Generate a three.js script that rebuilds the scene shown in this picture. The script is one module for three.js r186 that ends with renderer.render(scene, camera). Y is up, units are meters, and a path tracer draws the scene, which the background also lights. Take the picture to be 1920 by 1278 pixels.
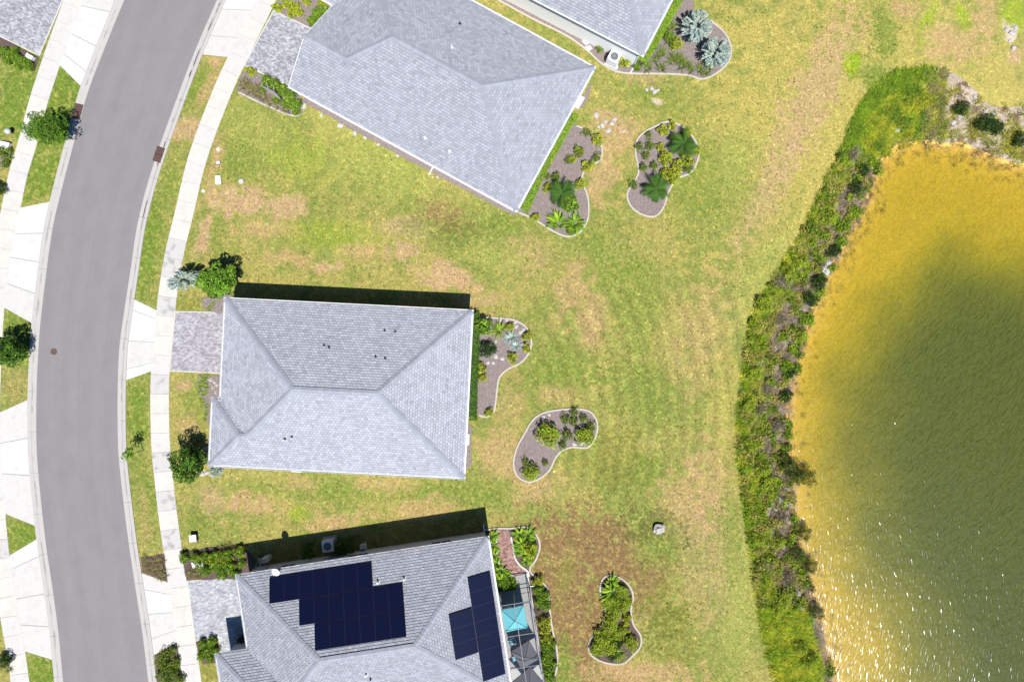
import * as THREE from 'three';
import { Sky } from 'three/addons/objects/Sky.js';
import { createNoise2D } from 'simplex-noise';

// ---------------------------------------------------------------- camera, sky, sun, exposure
const ALT = 50, PPM = 24;                     // drone height in metres; survey-plan units per metre
const scene = new THREE.Scene();
const camera = new THREE.PerspectiveCamera(2 * Math.atan(639 / PPM / ALT) * 180 / Math.PI, 1920 / 1278, 0.5, 900);
camera.up.set(0, 0, -1);
camera.position.set(0, ALT, 0);
camera.lookAt(0, 0, 0);
const renderer = new THREE.WebGLRenderer({ antialias: true });
renderer.toneMapping = THREE.LinearToneMapping;
renderer.toneMappingExposure = 1.57;
renderer.shadowMap.enabled = true;
const SUN = new THREE.Vector3(0.44, 2.9, 1.40).normalize();
const sky = new Sky();
sky.name = 'sky'; sky.scale.setScalar(800);
sky.material.uniforms.sunPosition.value.copy(SUN);
sky.material.uniforms.turbidity.value = 6;
sky.material.uniforms.rayleigh.value = 0.3;
sky.material.uniforms.mieCoefficient.value = 0.004;
sky.material.uniforms.cloudCoverage.value = 0;
sky.userData = { label: 'clear blue daytime sky over the houses', category: 'sky', kind: 'structure' };
scene.add(sky);
scene.environmentIntensity = 0.2;
const sun = new THREE.DirectionalLight(new THREE.Color(1, 0.965, 0.9), 4.4);
sun.position.copy(SUN).multiplyScalar(120);
sun.castShadow = true; sun.shadow.mapSize.set(4096, 4096);
Object.assign(sun.shadow.camera, { left: -60, right: 60, top: 45, bottom: -45, near: 1, far: 260 });
scene.add(sun, sun.target);

// ---------------------------------------------------------------- helpers
function rngOf(seed) { let a = seed >>> 0; return () => { a = a + 0x6D2B79F5 | 0; let t = Math.imul(a ^ a >>> 15, 1 | a); t = t + Math.imul(t ^ t >>> 7, 61 | t) ^ t; return ((t ^ t >>> 14) >>> 0) / 4294967296; }; }
const R = rngOf(7);
const rr = (a, b, r = R) => a + (b - a) * r();
const N1 = createNoise2D(rngOf(11)), N2 = createNoise2D(rngOf(23)), N3 = createNoise2D(rngOf(37));
const fbm = (n, x, y, o = 3) => { let s = 0, a = 0.5; for (let i = 0; i < o; i++) { s += a * n(x, y); x = x * 2.03 + 7.1; y = y * 2.03 - 3.7; a *= 0.5; } return s; };
const clamp = (x, a = 0, b = 1) => Math.min(b, Math.max(a, x));
const sst = (a, b, x) => { const t = clamp((x - a) / (b - a)); return t * t * (3 - 2 * t); };
const mix = (a, b, t) => a + (b - a) * t;
const toLin = c => (c /= 255) <= 0.04045 ? c / 12.92 : ((c + 0.055) / 1.055) ** 2.4;
const toS = c => Math.round(255 * clamp(c <= 0.0031308 ? c * 12.92 : 1.055 * c ** (1 / 2.4) - 0.055));
// plan(): the site survey, 24 units to the metre with its origin at (960, 639), gives metres; h takes out the lean of a point that was sighted at that height
const plan = (px, py, h = 0) => { const k = (1 - h / ALT) / PPM; return [(px - 960) * k, (py - 639) * k]; };
const planAll = (pts, h = 0) => pts.map(p => plan(p[0], p[1], h));
const LIT = 1.75;
const alb = (r, g, b, k = 1) => [toLin(r) / LIT * k, toLin(g) / LIT * k, toLin(b) / LIT * k];
const colorOf = a => new THREE.Color().setRGB(a[0], a[1], a[2]);

const names = {};
function numbered(name) { const n = names[name] = (names[name] ?? -1) + 1; return n ? name + '_' + String(n).padStart(3, '0') : name; }
function tag(o, label, category, group, kind) { o.userData = { label, category }; if (group) o.userData.group = group; if (kind) o.userData.kind = kind; return o; }
function shade(o) { o.castShadow = o.receiveShadow = true; return o; }
function thing(name, label, category, x = 0, y = 0, z = 0, turn = 0, group, kind) {
  const o = new THREE.Group(); o.name = numbered(name); o.position.set(x, y, z); o.rotation.y = turn; scene.add(o);
  return tag(o, label, category, group, kind);
}
function part(name, g, mat, parent) { const m = shade(new THREE.Mesh(g instanceof MB ? g.geo() : g, mat)); m.name = name; parent.add(m); return m; }
function single(name, g, mat, label, category, group, kind) { const m = part(numbered(name), g, mat, scene); return tag(m, label, category, group, kind); }

class MB {                                    // collects flat faces; uv in metres
  constructor(colored) { this.p = []; this.u = []; this.c = colored ? [] : null; this.n = null; }
  tri(a, b, c, col, uv) {
    this.p.push(...a, ...b, ...c);
    if (this.c) for (let i = 0; i < 3; i++) this.c.push(col[0], col[1], col[2]);
    if (uv) { this.u.push(...uv[0], ...uv[1], ...uv[2]); return; }
    const ux = b[0] - a[0], uy = b[1] - a[1], uz = b[2] - a[2], vx = c[0] - a[0], vy = c[1] - a[1], vz = c[2] - a[2];
    const nx = Math.abs(uy * vz - uz * vy), ny = Math.abs(uz * vx - ux * vz), nz = Math.abs(ux * vy - uy * vx);
    for (const q of [a, b, c]) ny >= nx && ny >= nz ? this.u.push(q[0], q[2]) : nx >= nz ? this.u.push(q[2], q[1]) : this.u.push(q[0], q[1]);
  }
  quad(a, b, c, d, col) { this.tri(a, b, c, col); this.tri(a, c, d, col); }
  fan(pts, col) { for (let i = 1; i < pts.length - 1; i++) this.tri(pts[0], pts[i], pts[i + 1], col); }
  hexa(v, col) { for (const f of [[0, 3, 2, 1], [4, 5, 6, 7], [0, 1, 5, 4], [1, 2, 6, 5], [2, 3, 7, 6], [3, 0, 4, 7]]) this.quad(...f.map(i => v[i]), col); }   // bottom 0-3, top 4-7, both anticlockwise seen from below/above consistently
  box(x, y, z, sx, sy, sz, turn = 0, col) {
    const c = Math.cos(turn), s = Math.sin(turn), v = [];
    for (const dy of [-0.5, 0.5]) for (const [dx, dz] of [[-0.5, -0.5], [-0.5, 0.5], [0.5, 0.5], [0.5, -0.5]]) v.push([x + dx * sx * c + dz * sz * s, y + dy * sy, z - dx * sx * s + dz * sz * c]);
    this.hexa(v, col); return this;
  }
  bar(p, q, w, h, col) {                      // box from p to q, w wide (level) and h high
    const d = new THREE.Vector3(q[0] - p[0], q[1] - p[1], q[2] - p[2]).normalize();
    let s = new THREE.Vector3(0, 1, 0).cross(d); if (s.lengthSq() < 1e-6) s.set(1, 0, 0); s.normalize();
    const t = new THREE.Vector3().crossVectors(d, s), v = [];
    for (const e of [-0.5, 0.5]) for (const [m, k] of [[p, -0.5], [q, -0.5], [q, 0.5], [p, 0.5]]) v.push([0, 1, 2].map(i => m[i] + s.getComponent(i) * k * w + t.getComponent(i) * e * h));
    this.hexa(v, col); return this;
  }
  cone(p, q, r0, r1, n = 8, col) {            // round bar from p to q
    const d = new THREE.Vector3(q[0] - p[0], q[1] - p[1], q[2] - p[2]).normalize();
    const s = new THREE.Vector3(Math.abs(d.y) > 0.9 ? 1 : 0, Math.abs(d.y) > 0.9 ? 0 : 1, 0).cross(d).normalize(), t = new THREE.Vector3().crossVectors(d, s);
    const ring = (m, r) => Array.from({ length: n }, (_, i) => { const a = i / n * 2 * Math.PI; return [0, 1, 2].map(k => m[k] + (s.getComponent(k) * Math.cos(a) + t.getComponent(k) * Math.sin(a)) * r); });
    const A = ring(p, r0), B = ring(q, r1);
    for (let i = 0; i < n; i++) { const j = (i + 1) % n; this.quad(A[i], A[j], B[j], B[i], col); }
    this.fan(B, col); this.fan(A.slice().reverse(), col); return this;
  }
  prism(poly, y0, y1, ch = 0, col) {          // upright slab over a polygon in x,z with chamfered top edge
    const P = area(poly) > 0 ? poly : poly.slice().reverse(), n = P.length, top = ch ? inset(P, ch) : P;
    const f = THREE.ShapeUtils.triangulateShape(top.map(q => new THREE.Vector2(q[0], q[1])), []);
    for (const [a, b, c] of f) this.tri([top[a][0], y1, top[a][1]], [top[c][0], y1, top[c][1]], [top[b][0], y1, top[b][1]], col);
    for (let i = 0; i < n; i++) {
      const j = (i + 1) % n, m = y1 - ch;
      if (ch) this.quad([P[i][0], m, P[i][1]], [top[i][0], y1, top[i][1]], [top[j][0], y1, top[j][1]], [P[j][0], m, P[j][1]], col);
      this.quad([P[i][0], y0, P[i][1]], [P[i][0], m, P[i][1]], [P[j][0], m, P[j][1]], [P[j][0], y0, P[j][1]], col);
    }
    return this;
  }
  geo() {
    const g = new THREE.BufferGeometry();
    g.setAttribute('position', new THREE.Float32BufferAttribute(this.p, 3));
    g.setAttribute('uv', new THREE.Float32BufferAttribute(this.u, 2));
    if (this.c) g.setAttribute('color', new THREE.Float32BufferAttribute(this.c, 3));
    if (this.n) g.setAttribute('normal', new THREE.Float32BufferAttribute(this.n, 3)); else g.computeVertexNormals();
    return g;
  }
}
function area(P) { let s = 0; for (let i = 0; i < P.length; i++) { const a = P[i], b = P[(i + 1) % P.length]; s += a[0] * b[1] - b[0] * a[1]; } return s / 2; }
function inset(P, d) {                        // inward offset of a positively wound polygon
  const n = P.length;
  return P.map((p, i) => {
    const a = P[(i + n - 1) % n], b = P[(i + 1) % n];
    let e1 = [p[0] - a[0], p[1] - a[1]], e2 = [b[0] - p[0], b[1] - p[1]]; const l1 = Math.hypot(...e1) || 1, l2 = Math.hypot(...e2) || 1;
    const n1 = [-e1[1] / l1, e1[0] / l1], n2 = [-e2[1] / l2, e2[0] / l2]; let m = [n1[0] + n2[0], n1[1] + n2[1]]; const k = Math.max(0.4, (m[0] * m[0] + m[1] * m[1]) / 2);
    return [p[0] + m[0] * d / k, p[1] + m[1] * d / k];
  });
}
function inPoly(P, x, y) { let r = false; for (let i = 0, j = P.length - 1; i < P.length; j = i++) if ((P[i][1] > y) !== (P[j][1] > y) && x < (P[j][0] - P[i][0]) * (y - P[i][1]) / (P[j][1] - P[i][1]) + P[i][0]) r = !r; return r; }
function distLine(P, x, y, closed) { let d = 1e9; for (let i = closed ? 0 : 1; i < P.length; i++) { const a = P[(i + P.length - 1) % P.length], b = P[i], ex = b[0] - a[0], ey = b[1] - a[1], t = clamp(((x - a[0]) * ex + (y - a[1]) * ey) / (ex * ex + ey * ey || 1)); d = Math.min(d, Math.hypot(x - a[0] - ex * t, y - a[1] - ey * t)); } return d; }
function smooth(pts, closed, step = 0.25) {   // even samples of a curve through the points
  const c = new THREE.CatmullRomCurve3(pts.map(p => new THREE.Vector3(p[0], 0, p[1])), closed, 'centripetal');
  const n = Math.max(4, Math.round(c.getLength() / step)); const q = c.getSpacedPoints(n).map(v => [v.x, v.z]); if (closed) q.pop(); return q;
}
function offsetLine(L, d) { return L.map((p, i) => { const a = L[Math.max(0, i - 1)], b = L[Math.min(L.length - 1, i + 1)], l = Math.hypot(b[0] - a[0], b[1] - a[1]) || 1; return [p[0] - (b[1] - a[1]) / l * d, p[1] + (b[0] - a[0]) / l * d]; }); }
function sweep(mb, L, prof, closed, col) {    // profile [[across, y], ...] carried along a level line; across is to the left-hand normal of offsetLine
  const n = L.length, at = i => L[closed ? (i + n) % n : clamp(i, 0, n - 1)];
  const rows = L.map((p, i) => { const a = at(i - 1), b = at(i + 1), l = Math.hypot(b[0] - a[0], b[1] - a[1]) || 1, nx = -(b[1] - a[1]) / l, nz = (b[0] - a[0]) / l; return prof.map(([s, y]) => [p[0] + nx * s, y, p[1] + nz * s]); });
  for (let i = 0; i < (closed ? n : n - 1); i++) { const A = rows[i], B = rows[(i + 1) % n]; for (let k = 0; k < prof.length - 1; k++) mb.quad(A[k], A[k + 1], B[k + 1], B[k], col); }
  if (!closed) { mb.fan(rows[0].slice().reverse(), col); mb.fan(rows[n - 1], col); }
  return mb;
}

// a raster of the site, 10 cm cells: 0 lawn, 1 paving, 2 beds, 3 houses, 4 bank and pond
const MX = 960, MZ = 660, mask = new Uint8Array(MX * MZ);
function fillMask(P, id) {
  let x0 = 1e9, x1 = -1e9, z0 = 1e9, z1 = -1e9; for (const p of P) { x0 = Math.min(x0, p[0]); x1 = Math.max(x1, p[0]); z0 = Math.min(z0, p[1]); z1 = Math.max(z1, p[1]); }
  for (let j = Math.max(0, Math.floor((z0 + 33) * 10)); j <= Math.min(MZ - 1, (z1 + 33) * 10); j++) for (let i = Math.max(0, Math.floor((x0 + 48) * 10)); i <= Math.min(MX - 1, (x1 + 48) * 10); i++)
    if (inPoly(P, (i + 0.5) / 10 - 48, (j + 0.5) / 10 - 33)) mask[j * MX + i] = id;
}
const maskAt = (x, z) => { const i = Math.floor((x + 48) * 10), j = Math.floor((z + 33) * 10); return i < 0 || j < 0 || i >= MX || j >= MZ ? 9 : mask[j * MX + i]; };

// textures
function tex(w, h, f, srgb, wrap = THREE.RepeatWrapping) {
  const d = new Uint8Array(w * h * 4);
  for (let y = 0; y < h; y++) for (let x = 0; x < w; x++) { const c = f(x, y), k = (y * w + x) * 4; if (srgb) { d[k] = toS(c[0]); d[k + 1] = toS(c[1]); d[k + 2] = toS(c[2]); } else d[k] = d[k + 1] = d[k + 2] = clamp(c) * 255; d[k + 3] = 255; }
  const t = new THREE.DataTexture(d, w, h); t.magFilter = THREE.LinearFilter; t.minFilter = THREE.LinearMipmapLinearFilter; t.generateMipmaps = true; t.wrapS = t.wrapT = wrap; if (srgb) t.colorSpace = THREE.SRGBColorSpace; t.needsUpdate = true; return t;
}
const rep = (t, m) => { const c = t.clone(); c.repeat.set(1 / m, 1 / m); c.needsUpdate = true; return c; };
// noise that tiles: blend of four shifted samples
const tiled = (n, x, y, w, s, o) => { const u = x / w, v = y / w, g = (a, b) => fbm(n, a * s, b * s, o); return (g(u, v) * (1 - u) * (1 - v) + g(u - 1, v) * u * (1 - v) + g(u, v - 1) * (1 - u) * v + g(u - 1, v - 1) * u * v) / Math.sqrt((u * u + (1 - u) ** 2) * (v * v + (1 - v) ** 2)); };

// ---------------------------------------------------------------- the site's lines
const WATER = -0.85;
const shorePx = [[2300, 420], [2050, 345], [1960, 318], [1915, 303], [1880, 290], [1830, 272], [1770, 264], [1720, 264], [1682, 284], [1655, 322], [1640, 360], [1612, 420], [1582, 478], [1556, 530], [1532, 590], [1512, 650], [1497, 720], [1488, 780], [1490, 840], [1500, 900], [1496, 960], [1510, 1030], [1528, 1100], [1548, 1180], [1568, 1278], [1590, 1400], [1660, 1600]];
const shore = smooth(planAll(shorePx), false, 0.4).map(([x, z]) => [x + 0.3 * fbm(N1, x * 0.5, z * 0.5), z + 0.3 * fbm(N2, x * 0.5, z * 0.5)]);
const pondPoly = [...shore, ...planAll([[2600, 1700], [2600, 400]])];
const bankOuter = planAll([[2300, 300], [2000, 215], [1920, 200], [1862, 196], [1826, 164], [1785, 135], [1740, 127], [1695, 133], [1655, 150], [1618, 190], [1596, 230], [1572, 290], [1534, 370], [1494, 455], [1446, 530], [1412, 590], [1400, 640], [1396, 690], [1386, 760], [1384, 850], [1393, 930], [1404, 1010], [1416, 1100], [1434, 1200], [1452, 1278], [1480, 1400], [1540, 1600]]);
const bankLine = smooth(bankOuter, false, 0.4), bankPoly = [...bankLine, ...shore.slice().reverse()];
fillMask(pondPoly, 4); fillMask(bankPoly, 4);

const L_walkR = smooth(planAll([[545, -100], [498, 0], [443, 113], [409, 190], [369, 300], [343.5, 405], [326.5, 476], [313.5, 555], [306, 640], [300.5, 694], [299, 753], [301.5, 846], [307, 901], [314, 963], [322, 1021], [332, 1090], [341, 1145], [349, 1201], [360, 1278], [374, 1370]]), false, 0.2);
const L_walkL = smooth(planAll([[172, -100], [137.5, 0], [119, 50], [96, 115], [74, 182], [66, 210], [48, 278], [35, 320], [21, 385], [12.5, 425], [2, 477], [-4, 525], [-10, 580], [-14.5, 650], [-18, 770], [-15.5, 866], [-8, 963], [-0.5, 1039], [10.5, 1110], [19.5, 1168], [29, 1221], [37, 1278], [50, 1370]]), false, 0.2);
const L_kerbR = smooth(planAll([[458, -105], [415, 0], [372, 100], [334, 200], [306, 278], [288, 333], [265.5, 420], [251, 515], [239.5, 590], [231.5, 650], [228.5, 715], [228, 780], [229.5, 846], [235, 905], [247, 1003], [258, 1078], [274, 1182], [285, 1270], [298, 1370]]), false, 0.2);
const L_kerbL = smooth(planAll([[262, -90], [224, 0], [190, 83], [158, 167], [142, 221], [130, 267], [112.5, 333], [91, 423], [76.5, 525], [66, 620], [60.5, 720], [59.5, 785], [60.5, 846], [65, 905], [77, 1015], [90, 1103], [101, 1186], [110, 1278], [121, 1370]]), false, 0.2);
const KW = 0.66, WW = 1.46;                   // widths of kerb and sidewalk
const roadPoly = [...L_kerbL, ...L_kerbR.slice().reverse()];
const stripPoly = (L, w) => [...offsetLine(L, w / 2), ...offsetLine(L, -w / 2).reverse()];
for (const P of [roadPoly, stripPoly(L_kerbR, KW), stripPoly(L_kerbL, KW), stripPoly(L_walkR, WW), stripPoly(L_walkL, WW)]) fillMask(P, 1);

// signed distance to the shore on a coarse grid (positive on land)
const SX = 420, SZ = 300, sdf = new Float32Array(SX * SZ);
for (let j = 0; j < SZ; j++) for (let i = 0; i < SX; i++) { const x = i * 0.25 - 44, z = j * 0.25 - 37.5; sdf[j * SX + i] = x < 12 ? 12 : distLine(shore, x, z) * (inPoly(pondPoly, x, z) ? -1 : 1); }
function shoreDist(x, z) { const u = clamp((x + 44) * 4, 0, SX - 1.01), v = clamp((z + 37.5) * 4, 0, SZ - 1.01), i = Math.floor(u), j = Math.floor(v), a = u - i, b = v - j, k = j * SX + i; return mix(mix(sdf[k], sdf[k + 1], a), mix(sdf[k + SX], sdf[k + SX + 1], a), b); }
function groundY(x, z) {
  const d = shoreDist(x, z);
  if (d > 4.6) return 0.035 * fbm(N1, x * 0.12, z * 0.12, 2) * sst(-3, 2, x);
  if (d >= 0) return WATER * Math.pow(1 - d / 4.6, 1.25);
  const zz = z * PPM + 639, w0 = mix(mix(7.4, 2.8, sst(380, 660, zz)), 5.6, sst(1000, 1250, zz)) + 1.6 * fbm(N2, x * 0.16, z * 0.16, 2);
  return WATER - 0.38 * (1 - Math.exp(d / 1.1)) - 1.65 * Math.pow(sst(w0 - 3, w0 + 10, -d), 0.9) + 0.06 * fbm(N3, x * 0.5, z * 0.5, 2);
}

// ---------------------------------------------------------------- ground
// patches of the lawn: x, y, half-lengths, turn, kind, strength
const KINDS = { tan: alb(204, 170, 114), pink: alb(206, 172, 124), green: alb(124, 148, 44), bright: alb(160, 184, 26), dark: alb(92, 114, 26), olive: alb(150, 150, 60), straw: alb(200, 184, 92), brown: alb(152, 122, 74), pale: alb(174, 178, 82), soil: alb(128, 106, 74), sand: alb(226, 206, 178) };
const patches = [
  [1640, 240, 420, 330, 0, 'straw', 0.85], [1530, 170, 190, 46, -62, 'pink', 0.62], [1440, 360, 130, 30, -62, 'pink', 0.5], [1660, 60, 60, 26, 80, 'green', 0.7], [1642, 140, 46, 34, 20, 'green', 0.8], [1600, 118, 18, 22, 0, 'bright', 0.9], [1735, 55, 16, 44, 15, 'bright', 0.9], [1700, 20, 34, 20, 0, 'tan', 0.7], [1808, 40, 14, 36, -20, 'bright', 0.8], [1790, 80, 70, 40, 0, 'tan', 0.7], [1850, 30, 26, 40, 0, 'tan', 0.7], [1900, 30, 26, 46, 0, 'bright', 0.7], [1880, 180, 80, 24, 10, 'straw', 0.8], [1895, 60, 12, 22, -20, 'sand', 0.9], [1905, 100, 14, 20, 0, 'pink', 0.8],
  [1400, 60, 60, 60, 0, 'straw', 0.5], [1220, 170, 90, 40, 25, 'green', 0.5], [1190, 130, 60, 22, 30, 'pink', 0.5], [1150, 235, 42, 30, 20, 'pink', 0.75], [1130, 330, 30, 60, 10, 'tan', 0.75], [1160, 265, 30, 30, 0, 'tan', 0.6], [1330, 340, 90, 90, 0, 'green', 0.6], [1380, 300, 40, 70, 20, 'pale', 0.6], [1230, 190, 12, 6, 20, 'sand', 0.8], [1420, 540, 40, 120, 25, 'pale', 0.7],
  [480, 250, 80, 60, 30, 'pale', 0.5], [450, 310, 50, 40, 0, 'green', 0.5], [450, 380, 80, 30, 10, 'pink', 0.85], [540, 385, 40, 26, 0, 'pink', 0.8], [500, 430, 60, 20, 0, 'tan', 0.6], [380, 440, 14, 50, 10, 'pink', 0.8], [405, 290, 12, 45, 10, 'tan', 0.8], [700, 300, 130, 70, 28, 'pale', 0.7], [560, 300, 60, 50, 20, 'bright', 0.3], [620, 440, 90, 30, 5, 'bright', 0.35], [770, 425, 50, 22, 0, 'pink', 0.85], [755, 470, 30, 24, 0, 'pink', 0.8], [680, 470, 40, 16, 10, 'tan', 0.6], [560, 490, 60, 14, 15, 'tan', 0.6], [610, 500, 30, 12, 0, 'pink', 0.7], [840, 520, 60, 28, 10, 'pink', 0.9], [800, 425, 60, 20, 0, 'green', 0.5], [830, 405, 60, 24, 10, 'brown', 0.6], [860, 440, 50, 30, 0, 'dark', 0.35], [940, 420, 60, 24, 25, 'green', 0.5], [1000, 480, 60, 40, 20, 'tan', 0.55], [920, 480, 70, 30, 10, 'pale', 0.5], [900, 560, 40, 30, 0, 'tan', 0.6],
  [1100, 500, 90, 70, 20, 'green', 0.5], [1070, 540, 30, 60, 20, 'tan', 0.6], [1110, 600, 34, 60, 10, 'tan', 0.7], [1190, 560, 50, 110, 0, 'green', 0.55], [1060, 700, 70, 50, 0, 'green', 0.6], [1210, 740, 100, 70, 0, 'green', 0.5], [1320, 640, 60, 120, 15, 'tan', 0.35], [1360, 780, 40, 150, 0, 'straw', 0.5], [1040, 740, 40, 20, 0, 'tan', 0.5], [950, 760, 26, 60, 10, 'tan', 0.4], [940, 860, 60, 40, 30, 'tan', 0.7], [1000, 920, 60, 24, -20, 'tan', 0.7], [1150, 860, 80, 60, 0, 'olive', 0.7], [1170, 900, 60, 40, 0, 'dark', 0.25], [1240, 890, 50, 60, 0, 'green', 0.6], [1280, 950, 60, 80, 0, 'tan', 0.6], [1330, 900, 40, 90, 0, 'tan', 0.5], [1330, 1060, 70, 130, 0, 'pink', 0.3],
  [1090, 1020, 140, 66, 5, 'brown', 1], [1070, 1160, 76, 110, 0, 'brown', 1], [1225, 1110, 44, 90, 0, 'brown', 0.6], [1150, 1265, 110, 26, 0, 'brown', 0.7], [1050, 1110, 70, 110, 5, 'brown', 0.95], [1150, 1060, 90, 60, 0, 'brown', 0.8], [1215, 1110, 50, 70, 0, 'brown', 0.5], [1075, 1180, 50, 70, 0, 'brown', 0.85], [1230, 990, 60, 40, 10, 'dark', 0.55], [1235, 1035, 50, 30, 0, 'green', 0.45], [1250, 1180, 50, 90, 0, 'olive', 0.9], [1240, 1170, 34, 50, 0, 'dark', 0.3], [1200, 1262, 110, 22, 0, 'tan', 0.8], [1390, 1130, 34, 150, 5, 'pale', 0.6], [1372, 1000, 24, 90, 0, 'green', 0.4], [1056, 1250, 18, 60, 0, 'green', 0.6], [1060, 1080, 16, 60, 10, 'olive', 0.5],
  [640, 920, 300, 18, 2, 'green', 0.5], [470, 945, 60, 22, 10, 'tan', 0.7], [400, 940, 40, 30, 0, 'pink', 0.5], [620, 980, 70, 20, -5, 'tan', 0.7], [800, 955, 70, 26, -5, 'tan', 0.65], [560, 965, 20, 16, 0, 'bright', 0.6], [720, 910, 60, 16, 0, 'tan', 0.5], [370, 985, 20, 30, 0, 'green', 0.6], [900, 920, 50, 40, 0, 'green', 0.5], [560, 905, 40, 14, 0, 'tan', 0.5], [360, 770, 24, 60, 0, 'green', 0.5], [352, 800, 20, 24, 0, 'tan', 0.6], [345, 722, 12, 14, 0, 'pink', 0.9], [350, 570, 26, 16, 0, 'olive', 0.8],
  [275, 470, 22, 110, 10, 'green', 0.85], [258, 780, 20, 80, 0, 'green', 0.85], [270, 930, 22, 110, -8, 'green', 0.5], [268, 960, 12, 70, -10, 'tan', 0.35], [375, 160, 22, 40, 20, 'green', 0.7], [350, 240, 34, 26, 0, 'pink', 0.75], [385, 170, 12, 60, 22, 'tan', 0.6], [402, 118, 16, 10, 0, 'tan', 0.8], [320, 340, 20, 50, 20, 'green', 0.5],
  [105, 190, 60, 130, 22, 'green', 0.95], [75, 330, 40, 60, 20, 'green', 0.95], [25, 190, 40, 90, 10, 'green', 0.9], [40, 640, 40, 90, 0, 'green', 0.8], [30, 720, 30, 40, 0, 'tan', 0.3], [45, 1000, 40, 40, 0, 'green', 1], [80, 1260, 40, 40, 0, 'green', 1], [385, 1240, 30, 50, 0, 'olive', 0.7],
].map(([x, y, a, b, t, k, s]) => ({ x, y, a, b, c: Math.cos(t * Math.PI / 180), s: Math.sin(t * Math.PI / 180), col: KINDS[k], w: s, r: Math.max(a, b) * 1.6 }));
const GX = 2048, GZ = 1408, ground8 = new Float32Array(GX * GZ * 3);
{
  const CG = 256, cells = Array.from({ length: 10 * 8 }, () => []);      // look-up of patches by 256-unit cell
  patches.forEach(p => { for (let j = 0; j < 8; j++) for (let i = 0; i < 10; i++) { const cx = -300 + i * CG, cy = -256 + j * CG; if (p.x + p.r > cx && p.x - p.r < cx + CG && p.y + p.r > cy && p.y - p.r < cy + CG) cells[j * 10 + i].push(p); } });
  for (let j = 0; j < GZ; j++) for (let i = 0; i < GX; i++) {
    const x = (i + 0.5) / GX * 96 - 48, z = (j + 0.5) / GZ * 66 - 33, px = x * PPM + 960, py = z * PPM + 639, d = shoreDist(x, z), k = (j * GX + i) * 3;
    const big = fbm(N1, x * 0.11, z * 0.11, 3), mid = fbm(N2, x * 0.55, z * 0.55, 4), fine = N3(x * 5.1, z * 5.1) * 0.5 + N1(x * 10.7, z * 10.7) * 0.5, rag = N2(x * 2.1 + 9, z * 2.1);
    let c;
    if (d < 0.25) {                              // sandy pond floor with weed and silt grains
      c = [0.73, 0.41, 0.085].map(v => v * (1 + 0.10 * fine + 0.12 * mid));
      const weed = sst(0.3, 0.6, mid + 0.25 * fine) * 0.35; c = [mix(c[0], 0.2, weed), mix(c[1], 0.17, weed), mix(c[2], 0.05, weed)];
    } else {
      const t = sst(-0.34, 0.34, big + 0.8 * mid + 0.2 * rag), A = [0.252, 0.222, 0.054], B = [0.166, 0.186, 0.032];
      c = [mix(A[0], B[0], t), mix(A[1], B[1], t), mix(A[2], B[2], t)];
      for (const p of cells[clamp(Math.floor((py + 256) / CG), 0, 7) * 10 + clamp(Math.floor((px + 300) / CG), 0, 9)]) {
        const dx = px - p.x, dy = py - p.y, u = (dx * p.c + dy * p.s) / p.a, v = (-dx * p.s + dy * p.c) / p.b, r = Math.sqrt(u * u + v * v); if (r > 1.6) continue;
        const w = Math.min(1, p.w * 1.12) * sst(1.2, 0.5, r + 0.85 * mid + 0.3 * rag + 0.36 * fine); c[0] = mix(c[0], p.col[0], w); c[1] = mix(c[1], p.col[1], w); c[2] = mix(c[2], p.col[2], w);
      }
      const dry = sst(0.1, 0.55, 0.5 * N3(x * 1.3, z * 1.3) + 0.3 * rag + 0.5 * fine) * 0.45; c[0] = mix(c[0], KINDS.straw[0], dry); c[1] = mix(c[1], KINDS.straw[1] * 0.95, dry); c[2] = mix(c[2], KINDS.straw[2], dry);
      if (d < 7 && inPoly(bankPoly, x, z)) { const sandy = sst(0.0, 0.3, mid + 0.25 * fine + (px > 1760 ? 0.35 : 0)); c = [0, 1, 2].map(q => mix(KINDS.soil[q], KINDS.sand[q] * 0.75, sandy)); }
    }
    const g = 1 + 0.17 * fine + 0.13 * N2(x * 21, z * 21) + 0.10 * rag + (R() - 0.5) * 0.2 + (d > 1 && px > 960 && px < 1400 && py > 500 ? 0.11 * Math.sin(Math.hypot(px - 780, (py - 800) * 0.8) * 0.21 + 2 * mid) * sst(960, 1040, px) * sst(500, 560, py) * sst(960, 860, py) : 0);
    for (let q = 0; q < 3; q++) ground8[k + q] = Math.max(0.005, c[q] * g * (d < 0.25 ? 1 : 1.07));
  }
}
{ // fibres of the turf: pale straw strands and dark gaps, a few texels long
  const r = rngOf(303);
  for (let k = 0; k < 330000; k++) {
    let i = r() * GX, j = r() * GZ; const x = i / GX * 96 - 48, z = j / GZ * 66 - 33; if (maskAt(x, z) === 4 && shoreDist(x, z) < 0.25) continue;
    const a = r() * 6.2832, c = Math.cos(a), s = Math.sin(a), n = 2 + Math.floor(r() * 5), pale = r() < 0.52, f = pale ? 1.12 + 0.28 * r() : 0.68 + 0.22 * r();
    for (let q = 0; q < n; q++, i += c, j += s) { const u = Math.floor(i), v = Math.floor(j); if (u < 0 || v < 0 || u >= GX || v >= GZ) break; const e = (v * GX + u) * 3; ground8[e] *= f * (pale ? 1.04 : 1); ground8[e + 1] *= f; ground8[e + 2] *= f * (pale ? 1.08 : 1); }
  }
}
const groundTex = tex(GX, GZ, (x, y) => { const k = (y * GX + x) * 3; return [ground8[k], ground8[k + 1], ground8[k + 2]]; }, true, THREE.MirroredRepeatWrapping);
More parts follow.
